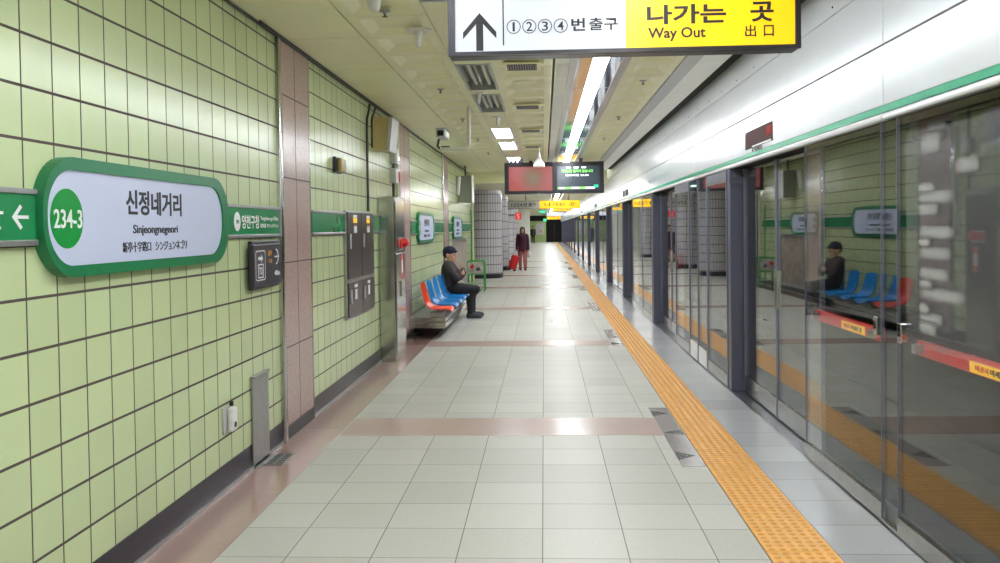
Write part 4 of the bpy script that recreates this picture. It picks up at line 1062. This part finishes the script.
def f_jacket(b):
    man_torso(b, 0.016); man_arms(b, 0.014)
    b.tube([(-1.595, MY, 0.90), (-1.585, MY, 0.955)], [0.095, 0.072], 16)
    b.tube([(-1.565, MY, 0.42), (-1.585, MY, 0.50)], [(0.185, 0.15), (0.185, 0.145)], 18)
blob('jacket', M['jacket'], t, f_jacket, 0.011, 2)
def f_trs(b):
    man_legs(b, 0.012); b.ell((-1.56, MY, 0.482), (0.12, 0.18, 0.088))
blob('trousers', M['trousers'], t, f_trs, 0.011, 2)
for i in (0, 1):
    def f_shoe(b):
        x, y = an[i][0], an[i][1]
        b.ell((x+0.06, y, 0.045), (0.145, 0.05, 0.044)); b.ell((x-0.01, y, 0.07), (0.06, 0.046, 0.055)); b.box(x-0.07, x+0.19, y-0.045, y+0.045, 0.002, 0.028, 0.01)
    blob('shoe', M['shoe'], t, f_shoe, 0.010, 2)
def f_cap(b):
    f, s = Vector(HF).normalized(), Vector(HS).normalized(); c = Vector(HC); rot = Matrix((f, s, f.cross(s).normalized())).transposed()
    b.ell(c+Vector((0, 0, 0.060))-f*0.012, (0.122, 0.104, 0.090), rot, 3)
    b.ell(c-f*0.06+Vector((0, 0, 0.018)), (0.07, 0.095, 0.085), rot, 3)
    b.ell(c+f*0.098+Vector((0, 0, 0.060)), (0.040, 0.07, 0.012), rot)
blob('cap', M['cap'], t, f_cap, 0.010, 2)

# the woman walking with a red suitcase
def walker(x, y, label, k, hair, coat, legs, boots, bagside=True):
    t = thing('person', label, 'person', (x, y, 0))
    V = lambda a, l, h: (x+a*k, y+l*k, h*k)
    hc = V(0, -0.02, 1.545)
    shd = [V(-0.155, 0, 1.33), V(0.155, 0, 1.33)]; elb = [V(-0.195, 0.05, 1.08), V(0.195, -0.02, 1.07)]; wrs = [V(-0.215, 0.05, 0.84), V(0.205, -0.08, 0.83)]
    hip = [V(-0.09, 0, 0.86), V(0.09, 0, 0.86)]; kne = [V(-0.10, 0.03, 0.47), V(0.09, -0.12, 0.48)]; ank = [V(-0.10, 0.12, 0.10), V(0.10, -0.14, 0.09)]
    def torso(b, g):
        b.tube([V(0, 0, 0.82), V(0, 0, 0.92), V(0, 0, 1.08), V(0, 0, 1.22), V(0, 0, 1.33), V(0, 0, 1.41)],
               [(0.16+g, 0.11+g), (0.17+g, 0.115+g), (0.14+g, 0.10+g), (0.15+g, 0.11+g), (0.13+g, 0.095+g), (0.06+g, 0.055+g)], 20)
    def arms(b, g):
        for i in (0, 1): limb(b, [shd[i], elb[i], wrs[i]], [0.055+g, 0.044+g, 0.030+g])
    def lg(b, g):
        for i in (0, 1): limb(b, [hip[i], kne[i], tuple(0.6*kne[i][q]+0.4*ank[i][q] for q in range(3)), ank[i]], [0.085+g, 0.056+g, 0.054+g, 0.036+g])
    def fb(b):
        head(b, hc, (0, -1, -0.05), (1, 0, 0), k*1.02); limb(b, [V(0, 0, 1.36), V(0, -0.01, 1.46)], [0.05, 0.048])
        torso(b, -0.01); arms(b, -0.006); lg(b, -0.006)
        hand(b, wrs[0], (0, 0.02, -1), (0.9, 0, 0), (0, -1, 0), 0.9); hand(b, wrs[1], (0, 0.02, -1), (-0.9, 0, 0), (0, -1, 0), 0.9)
        for i in (0, 1): b.ell((ank[i][0], ank[i][1]-0.05, 0.045), (0.038, 0.10, 0.034))
    o = blob('body', M['skin'], t, fb, 0.012, 2); eyes(o, hc, (0, -1, -0.05), (1, 0, 0), k)
    def fh(b):
        b.ell((hc[0], hc[1]+0.02, hc[2]+0.03), (0.105*k, 0.105*k, 0.105*k), None, 3); b.ell((hc[0], hc[1]+0.055, hc[2]-0.07), (0.10*k, 0.065*k, 0.13*k), None, 3)
        for q in (1, -1): b.ell((hc[0]+q*0.083*k, hc[1]+0.01, hc[2]-0.06), (0.026*k, 0.05*k, 0.10*k))
    blob('hair', hair, t, fh, 0.012, 2)
    def fc(b):
        torso(b, 0.03); arms(b, 0.024)
        b.tube([V(0, 0, 0.76), V(0, 0, 0.95), V(0, 0, 1.1)], [(0.20, 0.145), (0.195, 0.14), (0.16, 0.12)], 20)
        b.tube([V(0, 0.01, 1.36), V(0, 0.0, 1.44)], [0.11, 0.075], 16)
    blob('coat', coat, t, fc, 0.014, 2)
    blob('trousers', legs, t, lambda b: lg(b, 0.014), 0.012, 2)
    for i in (0, 1):
        def fs(b):
            a = ank[i]; b.ell((a[0], a[1]-0.055, 0.045), (0.048, 0.13, 0.043)); limb(b, [(a[0], a[1], 0.05), (a[0], a[1], 0.17)], [0.05, 0.052])
        blob('boot', boots, t, fs, 0.012, 2)
    return wrs
KW = 0.905
wrs = walker(-0.75, 30.2, 'walking person in plum coat and pink trousers pulling a red suitcase', KW, M['hair'], M['coat'], M['pink'], M['boot'])
walker(-1.0, 79.0, 'tiny distant person in dark clothes near the green end wall', 0.96, M['hair'], M['jacket'], M['trousers'], M['shoe'])
# suitcase, tilted on two wheels behind her
t = thing('suitcase', 'red wheeled suitcase pulled by the person in the plum coat', 'suitcase', (-1.12, 29.9, 0.0))
rot = Matrix.Rotation(math.radians(16), 4, 'Y')
def tilt(o):
    o.data.transform(Matrix.Translation((0, 0, 0.05)) @ rot @ Matrix.Translation((0, 0, -0.05))); return o
def sc_part(b, name, m, par=t, smooth=True):
    o = b.build(name, m, None, smooth); tilt(o); o.parent = par; return o
sc_part(MB().box(-0.13, 0.13, -0.19, 0.19, 0.07, 0.56, 0.045, 4), 'shell', M['suitcase'])
b = MB()
for yy in (-0.14, -0.05, 0.05, 0.14): b.box(-0.136, 0.136, yy-0.012, yy+0.012, 0.12, 0.51, 0.006)
sc_part(b, 'ribs', M['suitcase'])
for q in (-1, 1):
    for xx in (-0.09, 0.09): sc_part(MB().tube([(xx, q*0.15-0.015, 0.05), (xx, q*0.15+0.015, 0.05)], 0.042, 16), 'wheel', M['black'])
sc_part(MB().tube([(0.09, -0.07, 0.55), (0.09, -0.07, 0.74), (0.09, 0.07, 0.74), (0.09, 0.07, 0.55)], 0.011, 8), 'pull_handle', M['black_metal'])
t = thing('shopping_bag', 'white carrier bag held in the hand of the person in plum', 'bag', (-0.53, 30.12, 0.45))
def f_bag(b):
    b.tube([(-0.525, 30.12, 0.46), (-0.525, 30.12, 0.50), (-0.525, 30.12, 0.62), (-0.53, 30.12, 0.68)], [(0.085, 0.06), (0.095, 0.07), (0.08, 0.05), (0.03, 0.02)], 14)
blob('bag_body', M['bag'], t, f_bag, 0.012, 2)
MB().tube([(-0.54, 30.12, 0.66), (-0.535, 30.12, 0.735), (-0.525, 30.12, 0.66)], 0.006, 6).build('bag_handle', M['bag'], t, True)

# ------------------------------------------------------------------ green rack, pole, end wall board
t = thing('magazine_rack', 'bright green tube framed rack with a printed board beyond the bench', 'rack', (-1.60, 20.6, 0.0))
b = MB(); RX0, RX1, RY0, RY1, RZ = -1.815, -1.42, 20.42, 20.80, 0.72
for x, y in ((RX0, RY0), (RX1, RY0), (RX0, RY1), (RX1, RY1)):
    MB().tube([(x, y, 0.0), (x, y, RZ-0.03)], 0.016, 10).build('leg', M['rack_green'], t, True)
b = MB()
for y in (RY0, RY1): b.tube([(RX0, y, RZ-0.05), (RX0+0.02, y, RZ-0.01), (RX0+0.06, y, RZ), (RX1-0.06, y, RZ), (RX1-0.02, y, RZ-0.01), (RX1, y, RZ-0.05)], 0.017, 10)
for z in (0.18, 0.40):
    b.tube([(RX0, RY0, z), (RX1, RY0, z)], 0.010, 8); b.tube([(RX0, RY1, z), (RX1, RY1, z)], 0.010, 8); b.tube([(RX0, RY0, z), (RX0, RY1, z)], 0.010, 8); b.tube([(RX1, RY0, z), (RX1, RY1, z)], 0.010, 8)
b.build('frame_rails', M['rack_green'], t, True)
M['rack_print'] = mat('rack print', (176, 172, 166), 0.4, var=0.4, scale=9)
pb = MB().box(RX0+0.02, RX1-0.02, RY0-0.008, RY0+0.006, 0.42, RZ-0.03, 0.003).build('printed_board', M['rack_print'], t)
MB().prism([(-1.76, 0.60), (-1.68, 0.66), (-1.66, 0.56), (-1.73, 0.53)], (0, RY0-0.0085, 0), (1, 0, 0), (0, 0, 1), (0, -1, 0), 0.001).build('red_print', M['red'], pb)
MB().prism([(-1.62, 0.55), (-1.53, 0.58), (-1.50, 0.50), (-1.60, 0.48)], (0, RY0-0.0085, 0), (1, 0, 0), (0, 0, 1), (0, -1, 0), 0.001).build('dark_print', M['elec'], pb)
MB().box(RX0+0.02, RX1-0.02, RY0+0.01, RY1-0.01, 0.18, 0.192).build('shelf', M['pale_metal'], t)
tag(MB().tube([(-1.78, 21.3, 0.0), (-1.78, 21.3, 1.95)], 0.022, 10).build('green_pole', M['rack_green'], None, True), 'thin bright green pole at the end of the tiled wall', 'pole')
tag(MB().tube([(-1.80, 21.95, 0.0), (-1.80, 21.95, 2.5)], 0.03, 10).build('white_pole', M['pipe_white'], None, True), 'pale pole against the end of the tiled wall, beside the thin green one', 'pole')
t = thing('notice_board', 'grey framed notice board with orange patch on the green end wall', 'notice board', (-0.35, YF-0.05, 1.2))
MB().box(-0.8, 0.0, YF-0.04, YF-0.001, 0.75, 1.85).build('board', M['pale_metal'], t)
MB().box(-0.42, -0.25, YF-0.045, YF-0.0405, 0.95, 1.2).build('orange_patch', M['orange'], t)
t = thing('floor_sticker', 'small dark and white sticker on the floor in the middle of the platform', 'sticker', (0.22, 13.8, 0))
MB().box(0.09, 0.14, 13.7, 13.9, 0.0005, 0.002).build('dark_patch', M['marker_dark'], t); MB().box(0.145, 0.27, 13.72, 13.88, 0.0005, 0.0018).build('white_patch', M['white'], t); MB().box(0.275, 0.34, 13.7, 13.9, 0.0005, 0.002).build('dark_patch', M['marker_dark'], t)
